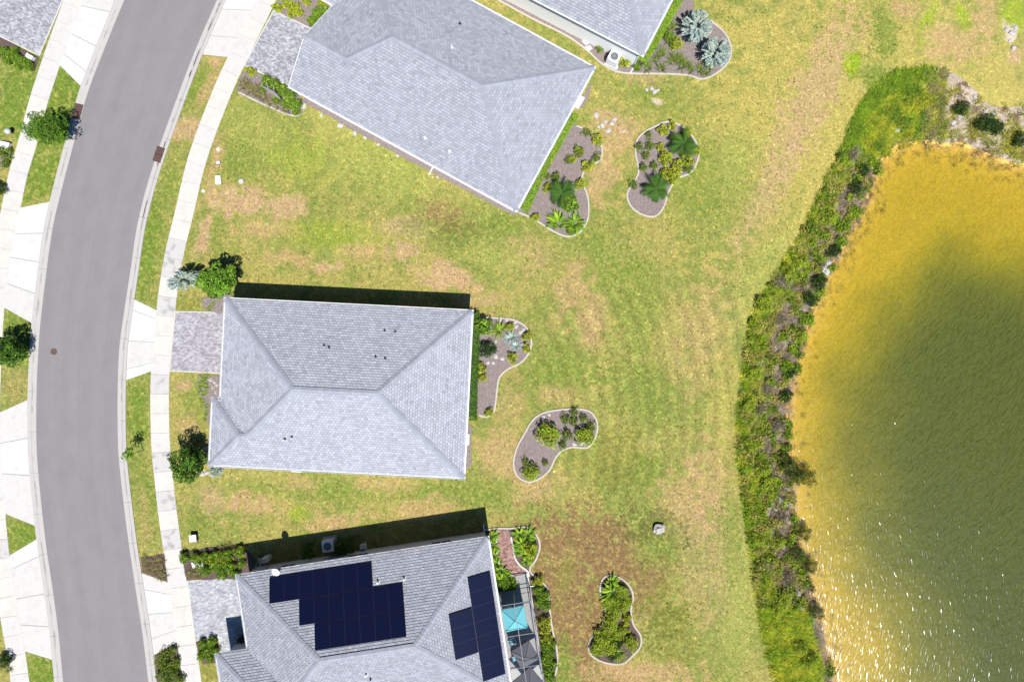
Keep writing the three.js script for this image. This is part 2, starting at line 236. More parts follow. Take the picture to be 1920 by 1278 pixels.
const groundAt = (x, z) => { const i = clamp(Math.floor((x + 48) / 96 * GX), 0, GX - 1), j = clamp(Math.floor((z + 33) / 66 * GZ), 0, GZ - 1), k = (j * GX + i) * 3; return [ground8[k], ground8[k + 1], ground8[k + 2]]; };
const roughBump = tex(512, 512, (x, y) => 0.5 + 0.5 * tiled(N1, x, y, 512, 22, 4) + (R() - 0.5) * 0.25);
const M = {};
M.ground = new THREE.MeshStandardMaterial({ map: groundTex, roughness: 0.95, bumpMap: rep(roughBump, 1), bumpScale: 0.02 });
M.ground.bumpMap.repeat.set(96 / 2.3, 66 / 2.3);
{
  const xs = [], zs = []; for (let x = -44; x <= 46.01; x += 0.3) xs.push(x); for (let z = -31; z <= 31.01; z += 0.3) zs.push(z);
  for (const e of [50, 56, 66, 90, 150]) { xs.push(e); xs.unshift(-e); } for (const e of [34, 38, 46, 70, 120]) { zs.push(e); zs.unshift(-e); }
  const pos = [], uv = [], idx = [];
  for (const z of zs) for (const x of xs) {
    let y = groundY(clamp(x, -44, 60), clamp(z, -37, 37)); if (x > 60) y = 0;
    const far = (Math.abs(z) > 33 || x > 46) && shoreDist(clamp(x, -44, 60), clamp(z, -37, 37)) > 5 || x > 60 || z < -33, t = ((x + 6) / 22 % 2 + 2) % 2, xx = far && x > 10 ? -6 + 22 * (t > 1 ? 2 - t : t) : x;   // beyond the survey the turf goes on, without the pond's sand
    pos.push(x, y, z); uv.push(xx / 96 + 0.5, z / 66 + 0.5);
  }
  const nx = xs.length; for (let j = 0; j < zs.length - 1; j++) for (let i = 0; i < nx - 1; i++) { const a = j * nx + i; idx.push(a, a + nx, a + 1, a + 1, a + nx, a + nx + 1); }
  const g = new THREE.BufferGeometry(); g.setAttribute('position', new THREE.Float32BufferAttribute(pos, 3)); g.setAttribute('uv', new THREE.Float32BufferAttribute(uv, 2)); g.setIndex(idx); g.computeVertexNormals();
  single('ground', g, M.ground, 'patchy yellow green lawn running down to the sandy pond floor', 'ground', null, 'structure');
}

// ---------------------------------------------------------------- pond water: a rippled sheet over a body that takes up light with depth
{
  const grid = (n, sc) => Float32Array.from({ length: 128 * 128 }, (_, k) => 0.5 * tiled(n, k % 128, Math.floor(k / 128), 128, sc, 2)), wobA = grid(N1, 9), wobB = grid(N2, 5);
  const coarse = (g, x, y) => { const u = x / 8, v = y / 8, i = Math.floor(u), j = Math.floor(v), a = u - i, b = v - j, I = (i + 1) % 128, J = (j + 1) % 128; return mix(mix(g[j * 128 + i], g[j * 128 + I], a), mix(g[J * 128 + i], g[J * 128 + I], a), b); };
  const rip = tex(1024, 1024, (x, y) => {
    const X = x / 1024, Y = y / 1024; let s = 0;
    const wob = coarse(wobA, x, y), wob2 = coarse(wobB, x, y);
    s += 0.34 * Math.sin(2 * Math.PI * (26 * X + 13 * Y + 2.1 * wob)) * (0.6 + 0.8 * wob2) + 0.24 * Math.sin(2 * Math.PI * (33 * X + 21 * Y + 2.6 * wob2 + 0.3)) * (0.6 + 0.9 * wob) + 0.16 * Math.sin(2 * Math.PI * (47 * X + 16 * Y + 3 * wob)) + 0.10 * Math.sin(2 * Math.PI * (58 * X + 31 * Y + 3.4 * wob + 0.6 * wob2)) + 0.07 * Math.sin(2 * Math.PI * (21 * X - 8 * Y + 2.2 * wob2)) + 0.10 * tiled(N3, x, y, 1024, 46, 2);
    return 0.5 + 0.36 * s;
  });
  const g = new MB(); g.prism(inset(area(pondPoly) > 0 ? pondPoly : pondPoly.slice().reverse(), -1.2), WATER - 0.004, WATER, 0);
  const sheet = new MB(); for (let i = 0; i < g.p.length; i += 9) if (g.p[i + 1] > WATER - 0.001 && g.p[i + 4] > WATER - 0.001 && g.p[i + 7] > WATER - 0.001) sheet.tri(g.p.slice(i, i + 3), g.p.slice(i + 3, i + 6), g.p.slice(i + 6, i + 9));
  M.water = new THREE.MeshPhysicalMaterial({ color: 0xffffff, roughness: 0.23, transmission: 1, thickness: 0, ior: 1.4, bumpMap: rep(rip, 12), bumpScale: 0.045 });
  M.waterBody = new THREE.MeshPhysicalMaterial({ color: colorOf([0.2, 0.21, 0.08]), roughness: 1, specularIntensity: 0, bumpMap: rep(rip, 12), bumpScale: 0.4, transparent: true, opacity: 0.22, thickness: 3, attenuationColor: colorOf([0.585, 0.69, 0.03]), attenuationDistance: 1 });
  const t = thing('pond_water', 'rippled golden to olive green pond water with sun glints', 'water', 0, 0, 0, 0, null, 'structure');
  part('water_surface', sheet, M.water, t);
  const b = new MB(); b.box(58, WATER - 2.006, 15, 80, 4, 110); part('water_body', b, M.waterBody, t);
}

// ---------------------------------------------------------------- road, kerbs, sidewalks, aprons
const concreteBase = (seed, stain) => tex(512, 512, (x, y) => {
  const a = tiled(N1, x, y, 512, 5, 4), b = tiled(N2, x, y, 512, 14, 4), c = R() - 0.5, st = stain * sst(0.12, 0.55, tiled(N3, x + seed, y, 512, 3, 3));
  const v = 1 + 0.05 * a + 0.05 * b + 0.07 * c - st; return [0.5 * v, 0.485 * v, 0.455 * v];
}, true);
const concreteT = concreteBase(0, 0.06), stainT = concreteBase(40, 0.3);
const fineBump = tex(256, 256, () => R());
const conc = (t, col, m = 5) => new THREE.MeshStandardMaterial({ map: rep(t, m), color: colorOf(col), roughness: 0.9, bumpMap: rep(fineBump, 1.1), bumpScale: 0.003 });
const slabM = [conc(concreteT, [1, 1, 1]), conc(concreteT, [0.98, 0.95, 0.89], 6.3), conc(concreteT, [0.95, 0.93, 0.9], 4.1), conc(stainT, [0.86, 0.84, 0.82], 3.7)];
M.joint = new THREE.MeshStandardMaterial({ color: colorOf([0.3, 0.285, 0.25]), roughness: 1 });
M.asphalt = new THREE.MeshStandardMaterial({
  map: tex(512, 2048, (x, y) => {
    const u = x / 512, v = y / 2048, lane = 0.02 * Math.cos(2 * Math.PI * (u * 4 + 0.08)) + 0.03 * fbm(N1, u * 18, v * 1.6, 3), blot = 0.055 * fbm(N2, u * 3, v * 9, 4), streak = 0.018 * N3(u * 60, v * 3), seam = Math.abs(u - 0.52 - 0.006 * N1(3, v * 6)) < 0.004 ? -0.05 : 0, pat = 0.06 * sst(0.1, 0.35, fbm(N3, u * 4 + 9, v * 12, 4));
    const e = 1 + lane + blot + streak + seam - 0.5 * pat + (R() - 0.5) * 0.2; return [0.192 * e, 0.177 * e, 0.174 * e];
  }, true, THREE.MirroredRepeatWrapping), roughness: 0.92, bumpMap: rep(fineBump, 0.02), bumpScale: 0.004
});
M.asphalt.bumpMap.repeat.set(8, 60);
{
  const A = offsetLine(L_kerbL, 0), n = 160, pos = [], uv = [], idx = [];
  const at = (L, t) => { const q = t * (L.length - 1), i = Math.min(L.length - 2, Math.floor(q)); return [mix(L[i][0], L[i + 1][0], q - i), mix(L[i][1], L[i + 1][1], q - i)]; };
  for (let i = 0; i <= n; i++) for (let k = 0; k <= 6; k++) { const a = at(A, i / n), b = at(L_kerbR, i / n), t = k / 6; pos.push(mix(a[0], b[0], t), 0.008 + 0.06 * (1 - (2 * t - 1) ** 2), mix(a[1], b[1], t)); uv.push(t, i / n * 2); }
  for (let i = 0; i < n; i++) for (let k = 0; k < 6; k++) { const a = i * 7 + k; idx.push(a, a + 1, a + 7, a + 1, a + 8, a + 7); }
  const g = new THREE.BufferGeometry(); g.setAttribute('position', new THREE.Float32BufferAttribute(pos, 3)); g.setAttribute('uv', new THREE.Float32BufferAttribute(uv, 2)); g.setIndex(idx); g.computeVertexNormals();
  single('road', g, M.asphalt, 'smooth grey asphalt street curving between two pale kerbs', 'road', null, 'structure');
}
const cut = (L, s0, s1) => { const out = []; let s = 0; for (let i = 1; i < L.length; i++) { const l = Math.hypot(L[i][0] - L[i - 1][0], L[i][1] - L[i - 1][1]); for (const [t, ok] of [[s0, s <= s0 && s + l > s0], [s1, s < s1 && s + l >= s1]]) if (ok) { const f = (t - s) / l; out.push([mix(L[i - 1][0], L[i][0], f), mix(L[i - 1][1], L[i][1], f)]); } s += l; if (s > s0 && s < s1) out.push(L[i]); } return out.filter((p, i) => !i || Math.hypot(p[0] - out[i - 1][0], p[1] - out[i - 1][1]) > 0.02); };
const lengthOf = L => L.reduce((s, p, i) => i ? s + Math.hypot(p[0] - L[i - 1][0], p[1] - L[i - 1][1]) : 0, 0);
// kerb sections: gutter pan on the road side, raised lip on the lawn side; dirt lies in the gutter line
const kerbMap = (dirt) => tex(128, 1024, (x, y) => {
  const u = x / 128, v = y / 1024, base = 1 + 0.06 * fbm(N1, u * 5, v * 24, 3) + (R() - 0.5) * 0.06, line = Math.abs(u - 0.47 - 0.03 * N2(1, v * 16)), w = 0.085 + 0.07 * Math.max(0, N1(4, v * 13));
  const k = dirt * sst(w, w * 0.35, line) * sst(-0.25, 0.35, fbm(N3, 2, v * 11, 3)) + 0.12 * sst(0.1, 0.02, Math.abs(u - 0.56));
  return [mix(0.385 * base, 0.05, k), mix(0.36 * base, 0.042, k), mix(0.325 * base, 0.036, k)];
}, true);
const kerbM = [new THREE.MeshStandardMaterial({ map: kerbMap(1.0), roughness: 0.92 }), new THREE.MeshStandardMaterial({ map: kerbMap(0.35), roughness: 0.92 })];
function buildKerb(L, side, label, dirtTo) {
  const t = thing('kerb', label, 'kerb', 0, 0, 0, 0, null, 'structure'), len = lengthOf(L);
  const prof = [[-0.33, -0.1], [-0.33, 0.018], [-0.03, 0.022], [0.02, 0.03], [0.10, 0.062], [0.16, 0.072], [0.32, 0.074], [0.33, 0.066], [0.33, -0.1]].map(([s, y]) => [s * side, y]);
  for (let s = 0.4, k = 0; s + 3.2 < len; s += 3.2, k++) {
    const line = cut(L, s, s + 3.18), mb = new MB(), rows = line.map((p, i) => { const a = line[Math.max(0, i - 1)], b = line[Math.min(line.length - 1, i + 1)], l = Math.hypot(b[0] - a[0], b[1] - a[1]), nx = -(b[1] - a[1]) / l, nz = (b[0] - a[0]) / l; return prof.map(([o, y]) => [p[0] + nx * o, y, p[1] + nz * o]); });
    let v = s / 26;
    for (let i = 0; i < rows.length - 1; i++) { const dv = Math.hypot(line[i + 1][0] - line[i][0], line[i + 1][1] - line[i][1]) / 26; for (let q = 0; q < prof.length - 1; q++) { const u0 = 0.5 + prof[q][0] * side / 0.66, u1 = 0.5 + prof[q + 1][0] * side / 0.66, a = rows[i][q], b = rows[i][q + 1], c = rows[i + 1][q + 1], d = rows[i + 1][q]; mb.tri(a, b, c, null, [[u0, v], [u1, v], [u1, v + dv]]); mb.tri(a, c, d, null, [[u0, v], [u1, v + dv], [u0, v + dv]]); } v += dv; }
    mb.fan(rows[0].slice().reverse()); mb.fan(rows[rows.length - 1]);
    part('kerb_section', mb, kerbM[line[0][1] < dirtTo ? 0 : 1], t);
  }
}
buildKerb(L_kerbR, -1, 'pale concrete kerb between the road and the lawns of the full-view houses', -10);
buildKerb(L_kerbL, 1, 'pale concrete kerb on the outer side of the road bend', -99);
function buildWalk(L, label, stained) {
  const t = thing('sidewalk', label, 'sidewalk', 0, 0, 0, 0, null, 'structure'), len = lengthOf(L), base = new MB();
  sweep(base, L, [[-WW / 2 + 0.01, -0.2], [-WW / 2 + 0.01, 0.006], [WW / 2 - 0.01, 0.006], [WW / 2 - 0.01, -0.2]], false); part('joint_filler', base, M.joint, t);
  for (let s = 0.3, k = 0; s + 1.52 < len; s += 1.52, k++) { const line = cut(L, s, s + 1.507), P = stripPoly(line, WW), y = rr(0.024, 0.032), px = line[0][1] * PPM + 639, st = stained && stained.some(([a, b]) => px > a && px < b); part('slab', new MB().prism(P, -0.1, y, 0.008), slabM[st ? 3 : R() < 0.6 ? 1 : 2], t); }
}
buildWalk(L_walkR, 'pale concrete sidewalk crossing the driveways of the full-view houses', [[430, 500], [540, 580], [690, 715], [815, 860], [885, 930], [970, 1010]]);
buildWalk(L_walkL, 'pale concrete sidewalk along the outer side of the road bend', [[980, 1040]]);
// driveway aprons between kerb and sidewalk: bilinear panels
function apron(c, rows, label, group) {
  const P = planAll(c), t = thing('driveway_apron', label, 'driveway', 0, 0, 0, 0, null, 'structure');
  part('joint_filler', new MB().prism(P, -0.12, 0.007, 0), M.joint, t);
  const cols = rows.length > 2 ? 1 : 1, at = (u, v) => [0, 1].map(k => mix(mix(P[0][k], P[1][k], u), mix(P[3][k], P[2][k], u), v));
  for (let i = 0; i < rows.length - 1; i++) for (let k = 0; k < cols; k++) { const g = 0.0035, a = rows[i] + (i ? g : 0), b = rows[i + 1] - g; part('slab', new MB().prism([at(0.008, a), at(0.992, a), at(0.992, b), at(0.008, b)], -0.1, rr(0.018, 0.022), 0.008), slabM[R() < 0.7 ? 0 : 2], t); }
  fillMask(P, 1);
}
apron([[150, -40], [228, -40], [156, 167], [107, 118]], [0, 0.3, 0.62, 0.86, 1], 'flared white concrete apron at the foot of the corner grey paver driveway');
apron([[34, 390], [97, 377], [61, 607], [2, 574]], [0, 0.26, 0.5, 0.76, 1], 'flared white concrete apron across the street from the lawn with utility boxes');
apron([[-8, 776], [54, 748], [68, 987], [4, 961]], [0, 0.3, 0.6, 1], 'flared white concrete apron on the outer road side below the manhole');
apron([[10, 1045], [69, 1010], [101, 1238], [40, 1219]], [0, 0.14, 0.45, 0.72, 1], 'flared white concrete apron on the outer road side across from the solar house');
apron([[431, -40], [507, -40], [434, 108], [377, 102]], [0, 0.4, 0.75, 1], 'flared white concrete apron at the driveway of the house with the steep gable');
apron([[244, 557], [300, 585], [290, 693], [233, 714]], [0, 0.14, 0.52, 0.86, 1], 'flared white concrete apron at the driveway of the house with pipe vents');
apron([[263, 1073], [322, 1094], [338, 1200], [286, 1229]], [0, 0.2, 0.5, 0.8, 1], 'flared white concrete apron at the driveway of the solar house');

// paver driveways: a sand bed and small pavers
const paverG = new THREE.BufferGeometry(); { const m = new MB(); m.prism([[-0.095, -0.055], [0.095, -0.055], [0.095, 0.055], [-0.095, 0.055]], -0.05, 0, 0.006); paverG.copy(m.geo()); }
M.paver = new THREE.MeshStandardMaterial({ color: 0xffffff, roughness: 0.9, bumpMap: rep(fineBump, 0.3), bumpScale: 0.002 });
function pavers(P, turn, tones, y, parent, name = 'pavers') {
  const c = Math.cos(turn), s = Math.sin(turn), list = []; let x0 = 1e9, x1 = -1e9, z0 = 1e9, z1 = -1e9;
  for (const [x, z] of P) { const u = x * c - z * s, v = x * s + z * c; x0 = Math.min(x0, u); x1 = Math.max(x1, u); z0 = Math.min(z0, v); z1 = Math.max(z1, v); }
  for (let j = 0, v = z0; v < z1; v += 0.115, j++) for (let u = x0 + (j % 2) * 0.1; u < x1; u += 0.2) { const x = u * c + v * s, z = -u * s + v * c; if (inPoly(P, x, z)) list.push([x, z]); }
  const m = shade(new THREE.InstancedMesh(paverG, M.paver, list.length)), o = new THREE.Object3D(), col = new THREE.Color();
  list.forEach(([x, z], i) => { o.position.set(x, y + rr(-0.003, 0.003), z); o.rotation.set(rr(-0.02, 0.02), turn, rr(-0.02, 0.02)); o.updateMatrix(); m.setMatrixAt(i, o.matrix); const a = tones[Math.floor(R() * tones.length)], k = rr(0.82, 1.15) * (1 + 0.22 * fbm(N2, x * 0.7, z * 0.7, 3)); m.setColorAt(i, col.setRGB(a[0] * k, a[1] * k, a[2] * k)); });
  m.name = name; m.userData.kind = 'stuff'; parent.add(m);
}
const greyTones = [[0.27, 0.265, 0.28], [0.33, 0.325, 0.34], [0.23, 0.225, 0.24], [0.37, 0.36, 0.365]];
function paverDrive(pts, turn, label, tones = greyTones) {
  const P = planAll(pts), t = thing('paver_driveway', label, 'driveway', 0, 0, 0, 0, null, 'structure'); fillMask(P, 1);
  part('sand_bed', new MB().prism(P, -0.12, 0.012, 0), M.joint, t); pavers(P, turn, tones, 0.03, t);
  const e = new MB(), Q = area(P) > 0 ? P : P.slice().reverse(); sweep(e, Q, [[-0.06, -0.1], [-0.06, 0.034], [0.05, 0.034], [0.05, -0.1]], true); part('edge_restraint', e, slabM[1], t);
}
paverDrive([[513, 20], [600, 62], [640, 110], [560, 180], [540, 160], [458, 122]], -0.49, 'grey paver driveway in front of the gabled house');
paverDrive([[328, 584], [436, 586], [432, 700], [318, 695]], -0.05, 'mauve grey paver driveway in front of the house with pipe vents', [[0.31, 0.285, 0.30], [0.35, 0.325, 0.34], [0.26, 0.24, 0.25], [0.38, 0.36, 0.365]]);
paverDrive([[351, 1089], [452, 1080], [500, 1200], [470, 1226], [412, 1222], [410, 1194], [366, 1201]], 0.15, 'pale grey paver driveway in front of the solar house', [[0.36, 0.36, 0.37], [0.42, 0.415, 0.42], [0.31, 0.31, 0.32]]);
paverDrive([[-60, -40], [133, -40], [117, 0], [73, 104], [0, 68], [-60, 38]], -0.49, 'grey paver driveway across the street beside the dark mulch strip');

// ---------------------------------------------------------------- houses
M.shingle = new THREE.MeshStandardMaterial({ vertexColors: true, roughness: 0.92, bumpMap: rep(fineBump, 0.7), bumpScale: 0.003 });
M.deck = new THREE.MeshStandardMaterial({ color: colorOf([0.19, 0.19, 0.205]), roughness: 1 });
M.cap = [0.265, 0.25, 0.28].map(v => new THREE.MeshStandardMaterial({ color: colorOf([v * 0.98, v, v * 1.1]), roughness: 0.92, bumpMap: rep(fineBump, 0.7), bumpScale: 0.003 }));
M.white = new THREE.MeshStandardMaterial({ color: colorOf([0.66, 0.66, 0.65]), roughness: 0.5 });
M.stucco = new THREE.MeshStandardMaterial({ color: colorOf([0.82, 0.81, 0.79]), roughness: 0.95, bumpMap: rep(roughBump, 0.6), bumpScale: 0.006 });
M.stuccoGrey = new THREE.MeshStandardMaterial({ color: colorOf([0.5, 0.5, 0.53]), roughness: 0.95, bumpMap: rep(roughBump, 0.6), bumpScale: 0.006 });
M.glass = new THREE.MeshPhysicalMaterial({ color: colorOf([0.03, 0.04, 0.05]), roughness: 0.06, metalness: 0 });
M.black = new THREE.MeshStandardMaterial({ color: colorOf([0.015, 0.015, 0.016]), roughness: 0.6 });
M.dark = new THREE.MeshStandardMaterial({ color: colorOf([0.05, 0.05, 0.052]), roughness: 0.7 });
M.alu = new THREE.MeshStandardMaterial({ color: colorOf([0.52, 0.53, 0.55]), roughness: 0.45, metalness: 0.3 });
M.mesh = new THREE.MeshStandardMaterial({ color: colorOf([0.02, 0.022, 0.026]), roughness: 0.9, transparent: true, opacity: 0.26, side: THREE.DoubleSide });

function clipConvex(poly, edgePoly) {         // Sutherland-Hodgman, both in plan, edgePoly wound positive
  let out = poly;
  for (let i = 0; i < edgePoly.length && out.length; i++) {
    const a = edgePoly[i], b = edgePoly[(i + 1) % edgePoly.length], side = p => (b[0] - a[0]) * (p[1] - a[1]) - (b[1] - a[1]) * (p[0] - a[0]), src = out; out = [];
    for (let k = 0; k < src.length; k++) { const p = src[k], q = src[(k + 1) % src.length], sp = side(p), sq = side(q); if (sp >= 0) out.push(p); if ((sp >= 0) !== (sq >= 0)) { const t = sp / (sp - sq); out.push([mix(p[0], q[0], t), mix(p[1], q[1], t)]); } }
  }
  return out;
}
const IN = { N: [0, 1], S: [0, -1], W: [1, 0], E: [-1, 0] };   // plan direction up the slope of a face whose eave faces that way
function hipFaces(U, V, w0, v1) {             // hip roof U by V with a lower hip wing at the south-west reaching out to u = w0 from v = v1
  const h = V / 2, g = (V - v1) / 2, m = v1 + g, f = [['N', 0, [[[0, 0], [U, 0], [U - h, h], [h, h]]]], ['E', U, [[[U, 0], [U, V], [U - h, h]]]]];
  if (w0 === undefined) return { faces: [...f, ['S', V, [[[0, V], [U, V], [U - h, h], [h, h]]]], ['W', 0, [[[0, 0], [0, V], [h, h]]]]], ridges: [[[h, h], [U - h, h]], [[0, 0], [h, h]], [[0, V], [h, h]], [[U, 0], [U - h, h]], [[U, V], [U - h, h]]], outline: [[0, 0], [U, 0], [U, V], [0, V]] };
  f.push(['S', V, [[[w0, V], [U, V], [U - g, m], [w0 + g, m]], [[g, m], [U - g, m], [U - h, h], [h, h]]]], ['W', 0, [[[0, 0], [h, h], [g, m], [0, v1]]]], ['N', v1, [[[w0, v1], [0, v1], [g, m], [w0 + g, m]]]], ['W', w0, [[[w0, v1], [w0 + g, m], [w0, V]]]]);
  return { faces: f, ridges: [[[h, h], [U - h, h]], [[0, 0], [h, h]], [[U, 0], [U - h, h]], [[U, V], [U - h, h]], [[g, m], [h, h]], [[w0 + g, m], [g, m]], [[w0, v1], [w0 + g, m]], [[w0, V], [w0 + g, m]]], outline: [[0, 0], [U, 0], [U, V], [w0, V], [w0, v1], [0, v1]] };
}
const capShape = (() => { const m = new MB(), w = 0.21, d = 0.06, L = 0.34; const top = [[-w, -d], [0, 0.018], [w, -d]], lo = [[-w, -d - 0.022], [0, -0.012], [w, -d - 0.022]]; const r = (z, lift) => [top, lo].map(s => s.map(([x, y]) => [x, y + lift, z])); const [a, b] = r(0, 0.024), [c, e] = r(L, 0); for (let i = 0; i < 2; i++) { m.quad(a[i], a[i + 1], c[i + 1], c[i]); m.quad(b[i], b[i + 1], a[i + 1], a[i]); m.quad(e[i], e[i + 1], c[i + 1], c[i]); } m.quad(a[0], c[0], e[0], b[0]); m.quad(a[2], c[2], e[2], b[2]); return m.geo(); })();
function house(cfg) {
  const { name, label, at, a, U, V, k, eave = 2.9, roof, tone } = cfg, H = thing(name, label, 'house', at[0], 0, at[1], Math.atan2(-a[1], a[0]));
  const out = { H, cfg, toLocal: (x, z) => { const dx = x - at[0], dz = z - at[1]; return [dx * a[0] + dz * a[1], -dx * a[1] + dz * a[0]]; }, toWorld: (u, v) => [at[0] + u * a[0] - v * a[1], at[1] + u * a[1] + v * a[0]] };
  const upOf = (f, p) => { const [n, e] = f, q = n === 'N' ? p[1] - e : n === 'S' ? e - p[1] : n === 'W' ? p[0] - e : e - p[0]; return q; };
  out.heightAt2 = p => eave + k * cfg.upAt(p);
  out.heightAt = (u, v) => { for (const f of roof.faces) for (const P of f[2]) if (inPoly(P, u, v)) return eave + k * upOf(f, [u, v]); return eave; };
  out.spot = (px, py) => { let h = eave + 1, u, v; for (let i = 0; i < 8; i++) { [u, v] = out.toLocal(...plan(px, py, h)); h = out.heightAt(u, v); } return [u, h, v]; };
  // roof: deck, shingles, ridge caps
  const deck = new MB(), sh = new MB(true), r = rngOf(cfg.seed);
  for (const f of roof.faces) {
    const d = IN[f[0]], s = [-d[1], d[0]], base = f[0] === 'N' || f[0] === 'S' ? [0, f[1]] : [f[1], 0];
    for (const P0 of f[2]) {
      const P = area(P0) > 0 ? P0 : P0.slice().reverse(); deck.fan(P.map(p => [p[0], eave + k * upOf(f, p) - 0.012, p[1]]));
      let s0 = 1e9, s1 = -1e9, t0 = 1e9, t1 = -1e9; for (const p of P) { const q = (p[0] - base[0]) * s[0] + (p[1] - base[1]) * s[1], t = upOf(f, p); s0 = Math.min(s0, q); s1 = Math.max(s1, q); t0 = Math.min(t0, t); t1 = Math.max(t1, t); }
      const E = 0.18; let row = Math.floor((t0 + 0.001) / E);
      for (let t = row * E; t < t1; t += E, row++) {
        let q = Math.floor(s0 / 0.26) * 0.26 - (row % 2 ? 0.13 : 0) - 0.26 + 0.03 * r();
        while (q < s1) {
          const w = 0.26, rect = [[q, t + 0.012 * r()], [q + w - 0.022, t + 0.012 * r()], [q + w - 0.022, t + E - 0.018], [q, t + E - 0.018]].map(([x, y]) => [base[0] + s[0] * x + d[0] * y, base[1] + s[1] * x + d[1] * y]); q += w;
          const C = clipConvex(area(rect) > 0 ? rect : rect.slice().reverse(), P); if (C.length < 3) continue;
          const lift = 0.016 + 0.016 * (r() < 0.45 ? 1 : 0), low = p => eave + k * upOf(f, p) - 0.012, hi = p => eave + k * upOf(f, p) + lift * (1 - clamp((upOf(f, p) - t) / E)) + 0.003;
          const wx = cfg.at[0] + p0(C)[0], g = tone * (0.94 + 0.3 * r()) * (r() < 0.1 ? 0.88 : 1) * (1 + 0.05 * fbm(N2, wx * 0.4, p0(C)[1] * 0.4, 2)), col = [g * 0.98, g * 0.99, g * (1.045 + 0.04 * r())];
          sh.fan(C.map(p => [p[0], hi(p), p[1]]).reverse(), col);
          for (let i = 0; i < C.length; i++) { const A = C[i], B = C[(i + 1) % C.length]; if (upOf(f, A) > t + E * 0.86 && upOf(f, B) > t + E * 0.86) continue; sh.quad([A[0], low(A), A[1]], [B[0], low(B), B[1]], [B[0], hi(B), B[1]], [A[0], hi(A), A[1]], col); }
        }
      }
    }
  }
  function p0(C) { return C[0]; }
  const rf = part('roof', deck, M.deck, H), shm = part('shingles', sh, M.shingle, rf); shm.userData.kind = 'stuff';
  for (const [A, B] of roof.ridges) {
    const hA = out.heightAt2(A), hB = out.heightAt2(B), p = new THREE.Vector3(A[0], hA + 0.035, A[1]), q = new THREE.Vector3(B[0], hB + 0.035, B[1]), n = Math.max(1, Math.round(p.distanceTo(q) / 0.3)), o = new THREE.Object3D(); o.lookAt(q.clone().sub(p));
    for (let i = 0; i < n; i++) { const m = shade(new THREE.Mesh(capShape, M.cap[Math.floor(R() * 3)])); m.name = 'ridge_cap'; m.position.lerpVectors(p, q, i / n); m.quaternion.copy(o.quaternion); rf.add(m); }
  }
  // eaves: gutter and soffit along the outline, walls inset beneath
  const O = roof.outline, pos = area(O) > 0 ? O : O.slice().reverse(), n = pos.length, wall = inset(pos, 0.45);
  part('soffit', new MB().prism(pos, eave - 0.2, eave - 0.16, 0), M.white, H);
  for (let i = 0; i < n; i++) {
    const A = pos[i], B = pos[(i + 1) % n], l = Math.hypot(B[0] - A[0], B[1] - A[1]), ex = (B[0] - A[0]) / l, ez = (B[1] - A[1]) / l; if (cfg.noGutter && cfg.noGutter(A, B)) continue;
    const gt = new MB(), P = (o, y, e) => [[A[0] + ez * o - ex * e, y, A[1] - ex * o - ez * e], [B[0] + ez * o + ex * e, y, B[1] - ex * o + ez * e]];
    const prof = [[0.0, eave - 0.02], [0.0, eave - 0.15], [0.09, eave - 0.15], [0.125, eave - 0.025], [0.11, eave - 0.012], [0.1, eave - 0.04], [0.085, eave - 0.12], [0.01, eave - 0.12], [0.0, eave - 0.02]];
    for (let q = 0; q < prof.length - 1; q++) { const e0 = prof[q][0], e1 = prof[q + 1][0], [a0, b0] = P(e0, prof[q][1], e0), [a1, b1] = P(e1, prof[q + 1][1], e1); gt.quad(a0, b0, b1, a1); }
    part('gutter', gt, M.white, H);
    const fa = new MB(); fa.bar([A[0] - ez * -0.005, eave - 0.1, A[1] + ex * -0.005], [B[0] - ez * -0.005, eave - 0.1, B[1] + ex * -0.005], 0.012, 0.16); part('fascia', fa, M.white, H);
    const a2 = wall[i], b2 = wall[(i + 1) % n], wm = new MB(), top = eave - 0.17, mx = (a2[0] + b2[0]) / 2, mz = (a2[1] + b2[1]) / 2;
    wm.bar([a2[0], top / 2, a2[1]], [b2[0], top / 2, b2[1]], 0.2, top); part('wall', wm, cfg.wall || M.stucco, H);
  }
  for (const w of cfg.windows || []) {        // side, along, width, sill, height
    const [sd, s, wd, sy, hh, kind] = w, wallAt = sd[0] === 'N' ? [s, 0.45] : sd[0] === 'S' ? [s, V - 0.45] : sd[0] === 'W' ? [sd[1] === 'w' ? cfg.wing + 0.45 : 0.45, s] : [U - 0.45, s], d = IN[sd[0]], q = [-d[1], d[0]];
    const c = [wallAt[0] - d[0] * 0.1, wallAt[1] - d[1] * 0.1], pt = (e, y, o) => [c[0] + q[0] * e - d[0] * o, y, c[1] + q[1] * e - d[1] * o];
    if (kind === 'garage') { const g = new MB(); g.bar(pt(-wd / 2, hh / 2, 0.01), pt(wd / 2, hh / 2, 0.01), 0.05, hh); const gd = part('garage_door', g, M.white, H); for (let i = 0; i < 4; i++) for (let j = 0; j < 6; j++) { const b = new MB(), e = -wd / 2 + (j + 0.5) * wd / 6; b.bar(pt(e - wd / 14, (i + 0.5) * hh / 4, 0.045), pt(e + wd / 14, (i + 0.5) * hh / 4, 0.045), 0.02, hh / 5.5); part('panel', b, M.white, gd); } continue; }
    const fr = new MB(); for (const [e0, y0, e1, y1, ww, hh2] of [[-wd / 2, sy, wd / 2, sy, 0.06, 0.07], [-wd / 2, sy + hh, wd / 2, sy + hh, 0.06, 0.07]]) fr.bar(pt(e0, y0, 0.02), pt(e1, y1, 0.02), ww, hh2); for (const e of [-wd / 2, 0, wd / 2]) fr.bar(pt(e, sy, 0.02), pt(e, sy + hh, 0.02), 0.06, 0.06);
